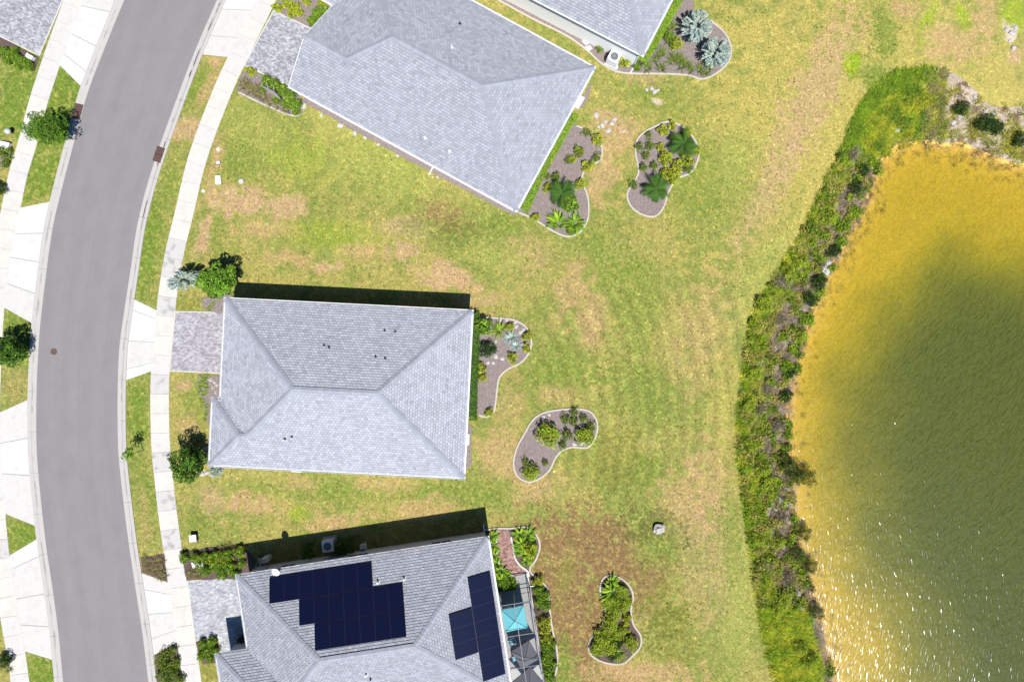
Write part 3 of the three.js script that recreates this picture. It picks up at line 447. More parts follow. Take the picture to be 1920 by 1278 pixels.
    const wn = part(kind || 'window', fr, M.white, H), gl = new MB(); gl.bar(pt(-wd / 2, sy + hh / 2, 0.012), pt(wd / 2, sy + hh / 2, 0.012), 0.015, hh); part('pane', gl, M.glass, wn);
  }
  fillMask(wall.map(p => out.toWorld(...p)), 3);
  return out;
}
// height of a point on a ridge or valley line: the highest face that owns it as a vertex or edge
function withRidgeHeights(cfg) { cfg.upAt = p => { let best = 0; for (const f of cfg.roof.faces) for (const P of f[2]) { const q = f[0] === 'N' ? p[1] - f[1] : f[0] === 'S' ? f[1] - p[1] : f[0] === 'W' ? p[0] - f[1] : f[1] - p[0]; if (P.some(v => Math.hypot(v[0] - p[0], v[1] - p[1]) < 0.03)) best = Math.max(best, q); } return best; }; return cfg; }

function gableFaces() {                       // the gabled house: main hip 19.1 x 12, flush gable front at v 5.15 to 12, porch hip at v 0 to 5.15
  const U = 19.1, V = 12, h = 6, v1 = 5.15, g = (V - v1) / 2, m = v1 + g, w0 = -1.5, b = v1 / 2;
  return {
    faces: [['S', V, [[[0, V], [U, V], [U - g, m], [0, m]], [[g, m], [U - g, m], [U - h, h], [h, h]]]], ['N', v1, [[[0, v1], [g, m], [0, m]]]], ['W', 0, [[[0, v1], [b, b], [h, h], [g, m]]]], ['S', v1, [[[w0, v1], [0, v1], [b, b], [w0 + b, b]]]], ['W', w0, [[[w0, 0], [w0 + b, b], [w0, v1]]]], ['N', 0, [[[w0, 0], [U, 0], [U - b, b], [w0 + b, b]], [[b, b], [U - b, b], [U - h, h], [h, h]]]], ['E', U, [[[U, 0], [U, V], [U - h, h]]]]],
    ridges: [[[h, h], [U - h, h]], [[U, 0], [U - h, h]], [[U, V], [U - h, h]], [[g, m], [h, h]], [[0, m], [g, m]], [[b, b], [h, h]], [[w0 + b, b], [b, b]], [[w0, 0], [w0 + b, b]], [[w0, v1], [w0 + b, b]]],
    outline: [[w0, 0], [U, 0], [U, V], [0, V], [0, v1], [w0, v1]],
  };
}
const A1 = [0.878, 0.4787], A2 = [0.9987, 0.05], A3 = [0.9885, -0.151], A0 = [0.888, 0.4598];
const houseGable = house(withRidgeHeights({ name: 'gable_house', label: 'grey shingled house with a gable front, set at a slant above the open lawn', at: [-10.70, -29.26], a: A1, U: 19.1, V: 12, k: 0.44, roof: gableFaces(), seed: 101, tone: 0.275, noGutter: (A, B) => A[0] === 0 && B[0] === 0 && Math.abs(A[1] - B[1]) > 6, windows: [['S', 5, 1.6, 0.9, 1.3], ['S', 10, 1.6, 0.9, 1.3], ['S', 15, 1.2, 0.9, 1.3], ['W', 8.6, 4.9, 0, 2.15, 'garage'], ['E', 3, 1.5, 0.9, 1.3], ['E', 7, 2.4, 0.05, 2.1, 'sliding_door'], ['N', 9, 1.6, 0.9, 1.3]] }));
{ // gable end: a stucco triangle and white rake boards under the shingles
  const H = houseGable.H, m = new MB(), k = 0.44, v1 = 5.15, V = 12, c = 8.575; m.tri([0.2, 2.74, v1 + 0.3], [0.2, 2.74, V - 0.3], [0.2, 2.87 + k * 3.2, c]); m.tri([0.3, 2.74, v1 + 0.3], [0.3, 2.74, V - 0.3], [0.3, 2.87 + k * 3.2, c]); part('gable_wall', m, M.stucco, H);
  for (const [v, s] of [[v1, 1], [V, -1]]) part('rake_board', new MB().bar([-0.02, 2.82, v], [-0.02, 2.82 + k * 3.425, c], 0.04, 0.16), M.white, H);
}
const housePipes = house(withRidgeHeights({ name: 'hip_roof_house', label: 'light grey hip roofed house with small black roof pipes and a bumped-out porch corner', at: [-21.12, -3.10], a: A2, U: 18.2, V: 12.3, k: 0.405, wing: -0.57, roof: hipFaces(18.2, 12.3, -0.57, 7.4), seed: 102, tone: 0.315, windows: [['W', 3.4, 4.9, 0, 2.15, 'garage'], ['N', 5, 1.6, 0.9, 1.3], ['N', 11, 1.6, 0.9, 1.3], ['S', 5, 1.6, 0.9, 1.3], ['S', 12, 1.6, 0.9, 1.3], ['E', 3, 1.6, 0.9, 1.3], ['E', 8.6, 2.4, 0.05, 2.1, 'sliding_door'], ['Ww', 10, 1.8, 0.9, 1.3]] }));
const houseSolar = house(withRidgeHeights({ name: 'solar_house', label: 'bluish grey hip roofed house carrying dark solar panels beside the screened patio', at: [-20.29, 17.31], a: A3, U: 18.73, V: 12, k: 0.40, wing: -2.37, roof: hipFaces(18.73, 12, -2.37, 5.5), seed: 103, tone: 0.265, wall: M.stuccoGrey, windows: [['W', 2.6, 4.6, 0, 2.15, 'garage'], ['N', 3.2, 1.2, 0.9, 1.3], ['N', 8.6, 1.6, 0.9, 1.3], ['N', 15, 1.6, 0.9, 1.3], ['E', 1.8, 1.2, 0.9, 1.3], ['E', 6.6, 3.2, 0.05, 2.1, 'sliding_door'], ['Ww', 8.8, 1.8, 0.9, 1.3]] }));
const houseWhite = house(withRidgeHeights({ name: 'white_wall_house', label: 'house with a long bright white wall and an air conditioner at its corner', at: [-0.85, -39.9], a: A0, U: 18, V: 12, k: 0.42, eave: 3.05, roof: hipFaces(18, 12), seed: 104, tone: 0.275, windows: [['S', 4, 1.6, 0.9, 1.3], ['E', 5, 2.4, 0.05, 2.1, 'sliding_door'], ['E', 9.6, 1.4, 0.9, 1.3]] }));

// roof pipes
function pipe(hs, px, py, mat, r, h) { const [u, y, v] = hs.spot(px, py), m = new MB(); m.cone([u, y - 0.05, v], [u, y + h, v], r, r, 10); m.cone([u, y - 0.02, v], [u, y + 0.05, v], r * 2.1, r * 1.2, 12); part('roof_vent', m, mat, hs.H); }
for (const [x, y] of [[607, 648], [617, 651], [721, 620], [741, 622], [704, 669], [722, 672], [534, 822], [547, 818]]) pipe(housePipes, x, y, M.black, 0.05, 0.2);
for (const [x, y] of [[709, 1091], [758, 1085], [687, 1264]]) pipe(houseSolar, x, y, M.white, 0.07, 0.28);
for (const [x, y] of [[797, 258], [843, 283], [847, 89]]) pipe(houseGable, x, y, M.white, 0.06, 0.25);
pipe(houseGable, 862, 45, M.black, 0.06, 0.25); pipe(houseSolar, 695, 1272, M.black, 0.05, 0.25);
// downspouts
function spout(hs, u, v, du, dv, e = 2.75) { const m = new MB(); m.bar([u, e, v], [u + du * 0.45, e - 0.35, v + dv * 0.45], 0.08, 0.07); m.bar([u + du * 0.45, e - 0.35, v + dv * 0.45], [u + du * 0.45, 0.15, v + dv * 0.45], 0.08, 0.07); m.bar([u + du * 0.45, 0.15, v + dv * 0.45], [u - du * 0.25, 0.06, v - dv * 0.25], 0.08, 0.07); part('downspout', m, M.white, hs.H); }
spout(houseSolar, 0.6, -0.05, 0, 1); spout(houseSolar, 9.0, -0.05, 0, 1); spout(houseSolar, 18.3, -0.05, 0, 1); spout(houseSolar, -0.3, 5.45, 0.4, 1); spout(houseGable, 11.5, 12.05, 0, -1); spout(houseWhite, 17.7, 12.05, 0, -1, 2.9); spout(housePipes, 17.9, 12.35, 0, -1); spout(housePipes, 0.4, -0.05, 0, 1);

// solar arrays: each panel a mesh under its array
M.cells = new THREE.MeshPhysicalMaterial({ map: tex(128, 208, (x, y) => { const l = x % 21 < 1 || y % 17 < 1 ? 1.25 : 1, n = 1 + (R() - 0.5) * 0.12; return [0.004 * l * n, 0.0055 * l * n, 0.022 * l * n]; }, true, THREE.ClampToEdgeWrapping), roughness: 0.28, specularIntensity: 0.5, clearcoat: 0.25, clearcoatRoughness: 0.12 });
M.panelFrame = new THREE.MeshStandardMaterial({ color: colorOf([0.008, 0.009, 0.014]), roughness: 0.6 });
const PW = 1.072, PL = 1.74;
const panelG = new THREE.BufferGeometry(), frameG = new MB(); { const m = new MB(), e = 0.006, a = [-PW / 2 + e, 0.039, -PL / 2 + e], b = [PW / 2 - e, 0.039, -PL / 2 + e], c = [PW / 2 - e, 0.039, PL / 2 - e], d = [-PW / 2 + e, 0.039, PL / 2 - e]; m.tri(a, c, b, null, [[0, 0], [1, 1], [1, 0]]); m.tri(a, d, c, null, [[0, 0], [0, 1], [1, 1]]); panelG.copy(m.geo()); frameG.bar([-PW / 2, 0.018, -PL / 2 + 0.01], [PW / 2, 0.018, -PL / 2 + 0.01], 0.025, 0.036).bar([-PW / 2, 0.018, PL / 2 - 0.01], [PW / 2, 0.018, PL / 2 - 0.01], 0.025, 0.036).bar([-PW / 2 + 0.01, 0.018, -PL / 2], [-PW / 2 + 0.01, 0.018, PL / 2], 0.025, 0.036).bar([PW / 2 - 0.01, 0.018, -PL / 2], [PW / 2 - 0.01, 0.018, PL / 2], 0.025, 0.036).box(0, 0.012, 0, PW - 0.03, 0.012, PL - 0.03); }
const frameGeo = frameG.geo();
function solarArray(label, cells, face) {
  const t = thing('solar_array', label, 'solar panels', ...(([x, z]) => [x, 0, z])(houseSolar.toWorld(0, 0)), Math.atan2(-A3[1], A3[0]), 'solar arrays on the roof'), tilt = Math.atan(0.4), cs = Math.cos(tilt);
  const hw = new MB();
  for (const [s, up] of cells) {              // s: along the eave to the panel's middle; up: plan distance from the eave to its lower edge
    const mid = up + PL * cs / 2, y = 2.9 + 0.4 * mid + 0.12;
    const fr = shade(new THREE.Mesh(frameGeo, M.panelFrame)); fr.name = 'solar_panel';
    if (face === 'N') { fr.position.set(s, y, mid); fr.rotation.set(-tilt, 0, 0); } else { fr.position.set(18.73 - mid, y, s); fr.rotation.set(0, Math.PI / 2, 0); fr.rotateX(-tilt); fr.rotation.order = 'XYZ'; fr.quaternion.setFromEuler(new THREE.Euler(0, -Math.PI / 2, 0)).multiply(new THREE.Quaternion().setFromAxisAngle(new THREE.Vector3(1, 0, 0), -tilt)); }
    t.add(fr); part('cell_sheet', panelG, M.cells, fr);
    for (const e of [up + 0.3, up + PL * cs - 0.3]) { const yy = 2.9 + 0.4 * e; face === 'N' ? hw.bar([s - 0.52, yy + 0.06, e], [s + 0.52, yy + 0.06, e], 0.04, 0.1) : hw.bar([18.73 - e, yy + 0.06, s - 0.52], [18.73 - e, yy + 0.06, s + 0.52], 0.04, 0.1); }
  }
  part('mounting_rail', hw, M.panelFrame, t);
}
const cellsN = []; for (const [n, u0, row] of [[7, 2.5, 0], [7, 4.66, 1], [6, 5.74, 2]]) for (let i = 0; i < n; i++) cellsN.push([u0 + 0.54 + i * 1.08, 0.42 + row * 1.64]);
solarArray('large stepped solar array of three rows on the roof slope facing the lawn', cellsN, 'N');
const cellsE = []; for (const [n, v0, row] of [[7, 2.4, 0], [3, 4.56, 1]]) for (let i = 0; i < n; i++) cellsE.push([v0 + 0.54 + i * 1.08, 0.22 + row * 1.64]);
solarArray('smaller stepped solar array on the roof slope above the screened patio', cellsE, 'E');

// ---------------------------------------------------------------- planting
const leafM = (k = 0.25) => new THREE.MeshPhysicalMaterial({ vertexColors: true, roughness: 1, transmission: k, thickness: 0, specularIntensity: 0.3, side: THREE.DoubleSide });
M.leaf = leafM(0.22); M.blade = leafM(0.3);
M.bark = new THREE.MeshStandardMaterial({ color: colorOf([0.13, 0.1, 0.075]), roughness: 1 });
const jit = (c, k, r) => { const a = 1 + (r() - 0.5) * k, b = 1 + (r() - 0.5) * k * 0.5; return [c[0] * a * b, c[1] * a, c[2] * a / b]; };
function leafAt(mb, p, n, len, wid, col, r) {          // folded diamond leaf at p, facing n
  const a = new THREE.Vector3(...n).normalize(), t = new THREE.Vector3(r() - 0.5, r() - 0.5, r() - 0.5).cross(a).normalize(), s = new THREE.Vector3().crossVectors(a, t), f = len * 0.12;
  const P = (u, v, w) => [0, 1, 2].map(k => p[k] + t.getComponent(k) * u + s.getComponent(k) * v + a.getComponent(k) * w);
  const A = P(-len / 2, 0, -f), B = P(0, wid / 2, f), C = P(len / 2, 0, -f), D = P(0, -wid / 2, f); mb.tri(A, B, C, col); mb.tri(A, C, D, col);
}
function leafCloud(mb, o) {                            // leaves on the skins of many small clumps spread through an ellipsoid
  const r = rngOf(o.seed || 1), cl = [];
  for (let i = 0; i < o.clumps; i++) { const y = 1 - 2 * (i + 0.5) / o.clumps, a = i * 2.39996 + r(), q = Math.sqrt(1 - y * y), k = o.fill ? Math.cbrt(r()) : 0.5 + 0.55 * r(); cl.push([o.c[0] + o.r[0] * q * Math.cos(a) * k, o.c[1] + o.r[1] * y * k, o.c[2] + o.r[2] * q * Math.sin(a) * k, 0.75 + 0.5 * r(), 0.7 + 0.6 * r()]); }
  const cr = o.cr || 0.32 * Math.min(...o.r) * 1.2;
  for (let i = 0; i < o.n; i++) {
    const c = cl[Math.floor(r() * cl.length)], y = r() * 1.6 - 0.6, a = r() * 6.2832, q = Math.sqrt(Math.max(0, 1 - y * y)), k = cr * c[3] * (0.75 + 0.35 * r()), n = [q * Math.cos(a), y, q * Math.sin(a)];
    const col = jit(r() < (o.mix || 0) ? o.col2 : o.col, 0.5, r).map(v => v * c[4]);
    leafAt(mb, [c[0] + n[0] * k, c[1] + n[1] * k, c[2] + n[2] * k], [n[0] + (r() - 0.5) * 1.1, n[1] + 0.35 + (r() - 0.5) * 1.1, n[2] + (r() - 0.5) * 1.1], o.leaf[0] * (0.7 + 0.6 * r()), o.leaf[1] * (0.7 + 0.6 * r()), col, r);
  }
  return mb;
}
function blade(mb, x, y, z, dir, len, lean, wid, col, seg = 2) {  // arching blade
  const c = Math.cos(dir), s = Math.sin(dir), pts = []; let px = 0, py = 0, an = lean * 0.4;
  for (let i = 0; i <= seg; i++) { pts.push([px, py]); an += lean / seg; px += Math.sin(an) * len / seg; py += Math.cos(an) * len / seg; }
  for (let i = 0; i < seg; i++) { const w0 = wid * (1 - i / seg) / 2, w1 = wid * (1 - (i + 1) / seg) / 2, [a, b] = [pts[i], pts[i + 1]], Q = (p, w) => [x + c * p[0] - s * w, y + p[1], z + s * p[0] + c * w]; if (i < seg - 1) mb.quad(Q(a, w0), Q(a, -w0), Q(b, -w1), Q(b, w1), col); else mb.tri(Q(a, w0), Q(a, -w0), Q(b, 0), col); }
}
function bladeClump(mb, o) { const r = rngOf(o.seed || 1); for (let i = 0; i < o.n; i++) { const d = r() * 6.2832, q = o.rad * Math.sqrt(r()); blade(mb, Math.cos(d) * q, 0, Math.sin(d) * q, d + (r() - 0.5) * 1.4, o.len * (0.6 + 0.6 * r()), o.lean * (0.5 + 0.9 * r()), o.wid * (0.7 + 0.6 * r()), jit(r() < (o.mix || 0) ? o.col2 : o.col, 0.4, r), o.seg || 2); } return mb; }
function frondPalm(mb, o) {                            // fronds with paired leaflets
  const r = rngOf(o.seed || 1);
  for (let i = 0; i < o.n; i++) {
    const a = i * 2.39996 + r() * 0.5, el = o.el[0] + (o.el[1] - o.el[0]) * r(), L = o.len * (0.75 + 0.4 * r()), ca = Math.cos(a), sa = Math.sin(a); let p = [0, o.y, 0], e = el, col = jit(o.col, 0.45, r);
    for (let k = 0; k < 8; k++) {
      const st = L / 8; e -= o.droop / 8; const q = [p[0] + ca * Math.cos(e) * st, p[1] + Math.sin(e) * st, p[2] + sa * Math.cos(e) * st];
      const ll = o.leaf * Math.sin(Math.PI * (k + 1) / 9.5);
      for (const s of [-1, 1]) { const t = [q[0] - sa * s * ll + ca * ll * 0.55, q[1] - ll * 0.22, q[2] + ca * s * ll + sa * ll * 0.55], m = [(p[0] + q[0]) / 2 + (q[0] - p[0]) * 0.25, (p[1] + q[1]) / 2, (p[2] + q[2]) / 2 + (q[2] - p[2]) * 0.25]; mb.tri(p, m, t, col); mb.tri(m, q, [t[0] + ca * ll * 0.3, t[1], t[2] + sa * ll * 0.3], col); }
      p = q;
    }
  }
  return mb;
}
const G = { deep: [0.06, 0.135, 0.018], mid: [0.125, 0.235, 0.022], lime: [0.33, 0.43, 0.028], yellow: [0.5, 0.47, 0.035], olive: [0.24, 0.27, 0.04], silver: [0.5, 0.59, 0.52], brown: [0.24, 0.18, 0.1], grey: [0.46, 0.38, 0.27], dark: [0.03, 0.062, 0.016], fresh: [0.17, 0.32, 0.022] };
const kinds = {};
function define(name, build) { const g = new THREE.Group(); build(g); kinds[name] = g; }
const fol = (g, mb, n = 'foliage', mat = M.leaf) => part(n, mb, mat, g), stem = (g, h, r0, r1 = r0 * 0.6, n = 'stem') => part(n, new MB().cone([0, -0.08, 0], [0.02, h, 0.01], r0, r1, 7), M.bark, g);
function limbs(g, h0, R0, h1, n, r0) { const m = new MB(); m.cone([0, -0.1, 0], [0.02, h0, 0], r0, r0 * 0.75, 8); for (let i = 0; i < n; i++) { const a = i * 2.4; m.cone([0.02, h0 * 0.95, 0], [Math.cos(a) * R0, h1 + 0.25 * Math.sin(i * 3.1), Math.sin(a) * R0], r0 * 0.5, r0 * 0.12, 6); } part('trunk', m, M.bark, g); }
define('oval_tree', g => { limbs(g, 1.1, 0.9, 2.2, 7, 0.07); fol(g, leafCloud(new MB(true), { seed: 5, c: [0, 2.1, 0], r: [1.55, 1.15, 1.12], clumps: 64, cr: 0.36, n: 5200, leaf: [0.17, 0.07], col: G.mid, col2: G.fresh, mix: 0.25 }), 'crown'); });
define('round_tree', g => { limbs(g, 0.8, 0.6, 1.6, 6, 0.06); fol(g, leafCloud(new MB(true), { seed: 6, c: [0, 1.55, 0], r: [1.08, 0.95, 1.0], clumps: 44, cr: 0.3, n: 3600, leaf: [0.15, 0.08], col: G.deep, col2: G.fresh, mix: 0.25 }), 'crown'); });
define('broad_tree', g => { limbs(g, 1.1, 0.9, 2.0, 8, 0.07); fol(g, leafCloud(new MB(true), { seed: 7, c: [0, 2.0, 0], r: [1.3, 0.75, 1.05], clumps: 34, cr: 0.34, n: 2900, leaf: [0.22, 0.12], col: G.mid, col2: G.fresh, mix: 0.5 }), 'crown'); });
define('silver_tree', g => { limbs(g, 0.7, 0.7, 1.5, 8, 0.06); const m = new MB(true), r = rngOf(8); for (let i = 0; i < 80; i++) { const y = r() * 1.15 - 0.25, a = r() * 6.2832, q = Math.sqrt(Math.max(0, 1 - y * y)), p = [q * Math.cos(a) * 0.45, 1.25 + y * 0.5, q * Math.sin(a) * 0.45], e = [q * Math.cos(a) * 1.15, 1.3 + y * 1.05, q * Math.sin(a) * 1.15], c = jit(G.silver, 0.3, r); for (let k = 0; k < 26; k++) { const t = k / 25, n = [r() - 0.5, r() * 0.9, r() - 0.5]; leafAt(m, [0, 1, 2].map(j => mix(p[j], e[j], t) + (r() - 0.5) * 0.12 * (1.2 - t)), n, 0.24, 0.075, jit(c, 0.35, r), r); } } fol(g, m, 'crown'); });
define('sapling', g => { stem(g, 1.9, 0.025, 0.012, 'trunk'); const m = new MB(true); leafCloud(m, { seed: 9, c: [0, 1.8, 0], r: [0.3, 0.4, 0.3], clumps: 8, cr: 0.14, n: 150, leaf: [0.14, 0.07], col: G.fresh, col2: G.lime, mix: 0.3 }); leafCloud(m, { seed: 10, c: [0.3, 1.1, -0.2], r: [0.3, 0.2, 0.3], clumps: 6, cr: 0.13, n: 100, leaf: [0.14, 0.07], col: G.mid, col2: G.fresh, mix: 0.3 }); fol(g, m, 'crown'); });
define('palm', g => { stem(g, 0.8, 0.1, 0.09, 'trunk'); fol(g, frondPalm(new MB(true), { seed: 11, n: 26, y: 0.8, len: 1.15, leaf: 0.3, droop: 1.2, el: [0.0, 1.3], col: G.deep }), 'fronds'); });
define('leafy_shrub', g => { stem(g, 0.4, 0.04); fol(g, leafCloud(new MB(true), { seed: 12, c: [0, 0.5, 0], r: [0.55, 0.4, 0.55], clumps: 22, cr: 0.2, n: 900, leaf: [0.13, 0.07], col: G.mid, col2: G.lime, mix: 0.25 })); });
define('dark_shrub', g => { stem(g, 0.4, 0.04); fol(g, leafCloud(new MB(true), { seed: 13, c: [0, 0.5, 0], r: [0.6, 0.42, 0.6], clumps: 20, cr: 0.22, n: 800, leaf: [0.13, 0.06], col: G.dark, col2: G.deep, mix: 0.4 })); });
define('lime_shrub', g => { stem(g, 0.25, 0.03); fol(g, leafCloud(new MB(true), { seed: 14, c: [0, 0.3, 0], r: [0.34, 0.26, 0.34], clumps: 12, cr: 0.14, n: 320, leaf: [0.12, 0.07], col: G.lime, col2: G.yellow, mix: 0.5 })); });
define('small_shrub', g => { stem(g, 0.2, 0.025); fol(g, leafCloud(new MB(true), { seed: 15, c: [0, 0.25, 0], r: [0.28, 0.22, 0.28], clumps: 10, cr: 0.12, n: 240, leaf: [0.1, 0.055], col: G.olive, col2: G.mid, mix: 0.5 })); });
define('grass_tuft', g => { fol(g, bladeClump(new MB(true), { seed: 16, n: 46, rad: 0.08, len: 0.5, lean: 0.9, wid: 0.03, col: G.mid, col2: G.olive, mix: 0.5, seg: 3 }), 'blades', M.blade); });
define('agave', g => { fol(g, bladeClump(new MB(true), { seed: 17, n: 60, rad: 0.1, len: 0.72, lean: 1.0, wid: 0.09, col: G.silver, col2: [0.2, 0.3, 0.25], mix: 0.3, seg: 3 }), 'leaves', M.blade); });
define('spiky_plant', g => { fol(g, bladeClump(new MB(true), { seed: 18, n: 44, rad: 0.08, len: 0.62, lean: 0.95, wid: 0.07, col: G.lime, col2: G.fresh, mix: 0.4, seg: 3 }), 'leaves', M.blade); });
define('broadleaf_plant', g => { fol(g, bladeClump(new MB(true), { seed: 19, n: 34, rad: 0.2, len: 0.75, lean: 1.05, wid: 0.2, col: G.fresh, col2: G.lime, mix: 0.25, seg: 3 }), 'leaves', M.blade); });
define('bronze_plant', g => { fol(g, bladeClump(new MB(true), { seed: 20, n: 40, rad: 0.1, len: 0.5, lean: 0.95, wid: 0.06, col: G.brown, col2: G.olive, mix: 0.5, seg: 3 }), 'leaves', M.blade); });
define('olive_bush', g => { stem(g, 0.4, 0.04); fol(g, leafCloud(new MB(true), { seed: 27, c: [0, 0.4, 0], r: [0.6, 0.34, 0.6], clumps: 24, cr: 0.2, n: 760, leaf: [0.14, 0.06], col: [0.27, 0.4, 0.03], col2: [0.48, 0.5, 0.05], mix: 0.45 })); });
define('bank_shrub', g => { limbs(g, 0.5, 0.6, 0.9, 6, 0.04); fol(g, leafCloud(new MB(true), { seed: 21, c: [0, 0.9, 0], r: [0.95, 0.6, 0.95], clumps: 40, cr: 0.2, n: 1900, leaf: [0.11, 0.045], col: G.dark, col2: G.olive, mix: 0.45 }), 'crown'); });
define('bare_shrub', g => { const m = new MB(true), r = rngOf(22); for (let i = 0; i < 90; i++) { const a = r() * 6.2832, e = 0.25 + r() * 1.2, L = 0.35 + 0.55 * r(), p = [(r() - 0.5) * 0.5, 0, (r() - 0.5) * 0.5]; m.cone(p, [p[0] + Math.cos(a) * Math.cos(e) * L, Math.sin(e) * L, p[2] + Math.sin(a) * Math.cos(e) * L], 0.016, 0.004, 4, jit(G.grey, 0.5, r)); } leafCloud(m, { seed: 23, c: [0, 0.4, 0], r: [0.5, 0.3, 0.5], clumps: 16, cr: 0.14, n: 260, leaf: [0.1, 0.035], col: G.brown, col2: G.grey, mix: 0.5 }); fol(g, m, 'branches', M.blade); });
function plant(kind, px, py, s, label, group, h = 0, opt = {}) {
  const [x, z] = plan(px, py, h), o = kinds[kind].clone(); o.name = numbered(kind); o.position.set(x, groundY(x, z), z); o.rotation.y = opt.turn ?? R() * 6.28; if (!/leafy|dark|broad|spiky|bronze|grass/.test(kind) === false) s *= 1; else s *= 1.15; o.scale.set(s * (opt.sx || 1), s * (opt.sy || 1), s * (opt.sz || 1)); scene.add(o);
  return tag(o, label, opt.cat || (/tree/.test(kind) ? 'tree' : kind === 'palm' ? 'palm' : kind === 'sapling' ? 'sapling' : /shrub/.test(kind) ? 'shrub' : 'plant'), group);
}
// trees: position of the crown as sighted at its height
plant('oval_tree', 82, 240, 0.84, 'dense oval green tree overhanging the sidewalk next to a storm drain', null, 2.2, { turn: 0.1 });
plant('round_tree', 12, 657, 0.95, 'round green tree in the verge across the street from the manhole', null, 1.7);
plant('sapling', 243, 852, 1, 'thin young sapling in the grass verge leaning over the kerb', null, 1.8, { turn: 2.2 });
plant('round_tree', 352, 868, 1.02, 'round dark green tree on the lawn at the porch corner', null, 1.7, { turn: 1 });
plant('broad_tree', 404, 528, 1, 'bright green broad-leaved tree at the garage corner beside a silver shrub', null, 2.1, { turn: 0.6 });
plant('silver_tree', 347, 526, 0.86, 'low silvery shrub spreading over the sidewalk edge', null, 1.2, { turn: 0.3, sx: 1.15, sz: 0.62, cat: 'shrub' });
plant('silver_tree', 1308, 48, 0.88, 'silvery blue shrub tree in the corner mulch bed, nearer the house', null, 1.5, { cat: 'tree' });
plant('silver_tree', 1345, 96, 0.84, 'silvery blue shrub tree at the curved edging of the corner mulch bed', null, 1.5, { cat: 'tree', turn: 2 });
plant('silver_tree', 408, 879, 0.42, 'small silver plant among pale rocks at the porch corner', null, 0.4, { cat: 'plant' });
plant('palm', 1283, 268, 0.88, 'dark green palm in the wide end of the kidney-shaped bed', null, 0.9);
plant('palm', 1232, 353, 0.82, 'dark green palm in the narrow end of the kidney-shaped bed', null, 0.9, { turn: 2 });
plant('palm', 1054, 362, 0.85, 'dark green palm in the bed beside the long hedge', null, 0.8, { turn: 1 });

// mulch beds with cast edging
const mulchT = tex(512, 512, (x, y) => { const v = 1 + 0.35 * tiled(N1, x, y, 512, 40, 3) + 0.25 * tiled(N2, x, y, 512, 9, 3) + (R() - 0.5) * 0.5; return [0.24 * v, 0.19 * v, 0.172 * v]; }, true);
M.mulch = new THREE.MeshStandardMaterial({ map: rep(mulchT, 3.1), roughness: 1, bumpMap: rep(roughBump, 0.8), bumpScale: 0.03 });
M.darkMulch = new THREE.MeshStandardMaterial({ map: rep(mulchT, 2.3), color: colorOf([0.5, 0.4, 0.36]), roughness: 1, bumpMap: rep(roughBump, 0.8), bumpScale: 0.03 });
M.edging = new THREE.MeshStandardMaterial({ map: rep(concreteT, 2.7), color: colorOf([0.88, 0.8, 0.68]), roughness: 0.95, bumpMap: rep(fineBump, 0.4), bumpScale: 0.004 });
const chipG = new MB().box(0, 0, 0, 0.07, 0.012, 0.022).geo();
M.chip = new THREE.MeshStandardMaterial({ color: 0xffffff, roughness: 1 });
const baseY = (x, z) => Math.max(-0.02, groundY(x, z));
const dense = P => P.flatMap((p, i) => { const q = P[(i + 1) % P.length], n = Math.max(1, Math.round(Math.hypot(q[0] - p[0], q[1] - p[1]) / 0.5)); return Array.from({ length: n }, (_, k) => [mix(p[0], q[0], k / n) + (k ? rr(-0.05, 0.05) : 0), mix(p[1], q[1], k / n) + (k ? rr(-0.05, 0.05) : 0)]); });
function bed(pts, label, o = {}) {
  const S = o.edge === false ? dense(planAll(pts)) : smooth(planAll(pts), true, 0.18), t = thing('mulch_bed', label, 'garden bed', 0, 0, 0, 0, null, 'structure'), P = area(S) > 0 ? S : S.slice().reverse(); fillMask(P, 2);
  part('mulch', new MB().prism(P, -0.1, 0.042, 0.03), o.mat || M.mulch, t);
  const n = Math.round(Math.abs(area(P)) * 60), list = []; let x0 = 1e9, x1 = -1e9, z0 = 1e9, z1 = -1e9; for (const [x, z] of P) { x0 = Math.min(x0, x); x1 = Math.max(x1, x); z0 = Math.min(z0, z); z1 = Math.max(z1, z); }
  for (let k = 0; k < n * 3 && list.length < n; k++) { const x = rr(x0, x1), z = rr(z0, z1); if (inPoly(P, x, z)) list.push([x, z]); }
  const m = shade(new THREE.InstancedMesh(chipG, M.chip, list.length)), q = new THREE.Object3D(), c = new THREE.Color(); list.forEach(([x, z], i) => { q.position.set(x, 0.048, z); q.rotation.set(rr(-0.4, 0.4), R() * 6.28, rr(-0.4, 0.4)); q.scale.setScalar(rr(0.6, 1.5)); q.updateMatrix(); m.setMatrixAt(i, q.matrix); const k = rr(0.5, 1.7) * (o.mat ? 0.5 : 1); m.setColorAt(i, c.setRGB(0.24 * k, 0.185 * k, 0.16 * k)); }); m.name = 'mulch_chips'; m.userData.kind = 'stuff'; t.add(m);
  if (o.edge !== false) {
    const e = o.edge ? smooth(planAll(o.edge), false, 0.18) : P, closed = !o.edge, w = 0.07;
    const len = lengthOf(e) + (closed ? Math.hypot(e[0][0] - e[e.length - 1][0], e[0][1] - e[e.length - 1][1]) : 0), prof = [[-w, -0.1], [-w, 0.06], [-w * 0.6, 0.085], [w * 0.6, 0.085], [w, 0.06], [w, -0.1]];
    part('edging', sweep(new MB(), e, prof, closed), M.edging, t);
  }
  return P;
}
const bedHedge = [[1062, 212], [1081, 236], [1103, 245], [1127, 270], [1126, 298], [1097, 318], [1091, 338], [1101, 365], [1104, 392], [1101, 414], [1085, 437], [1063, 443], [1035, 432], [1000, 410], [972, 398]];
bed([...bedHedge, [1010, 330]], 'mauve mulch bed beside the long hedge of the gabled house', { edge: bedHedge.slice(1) });
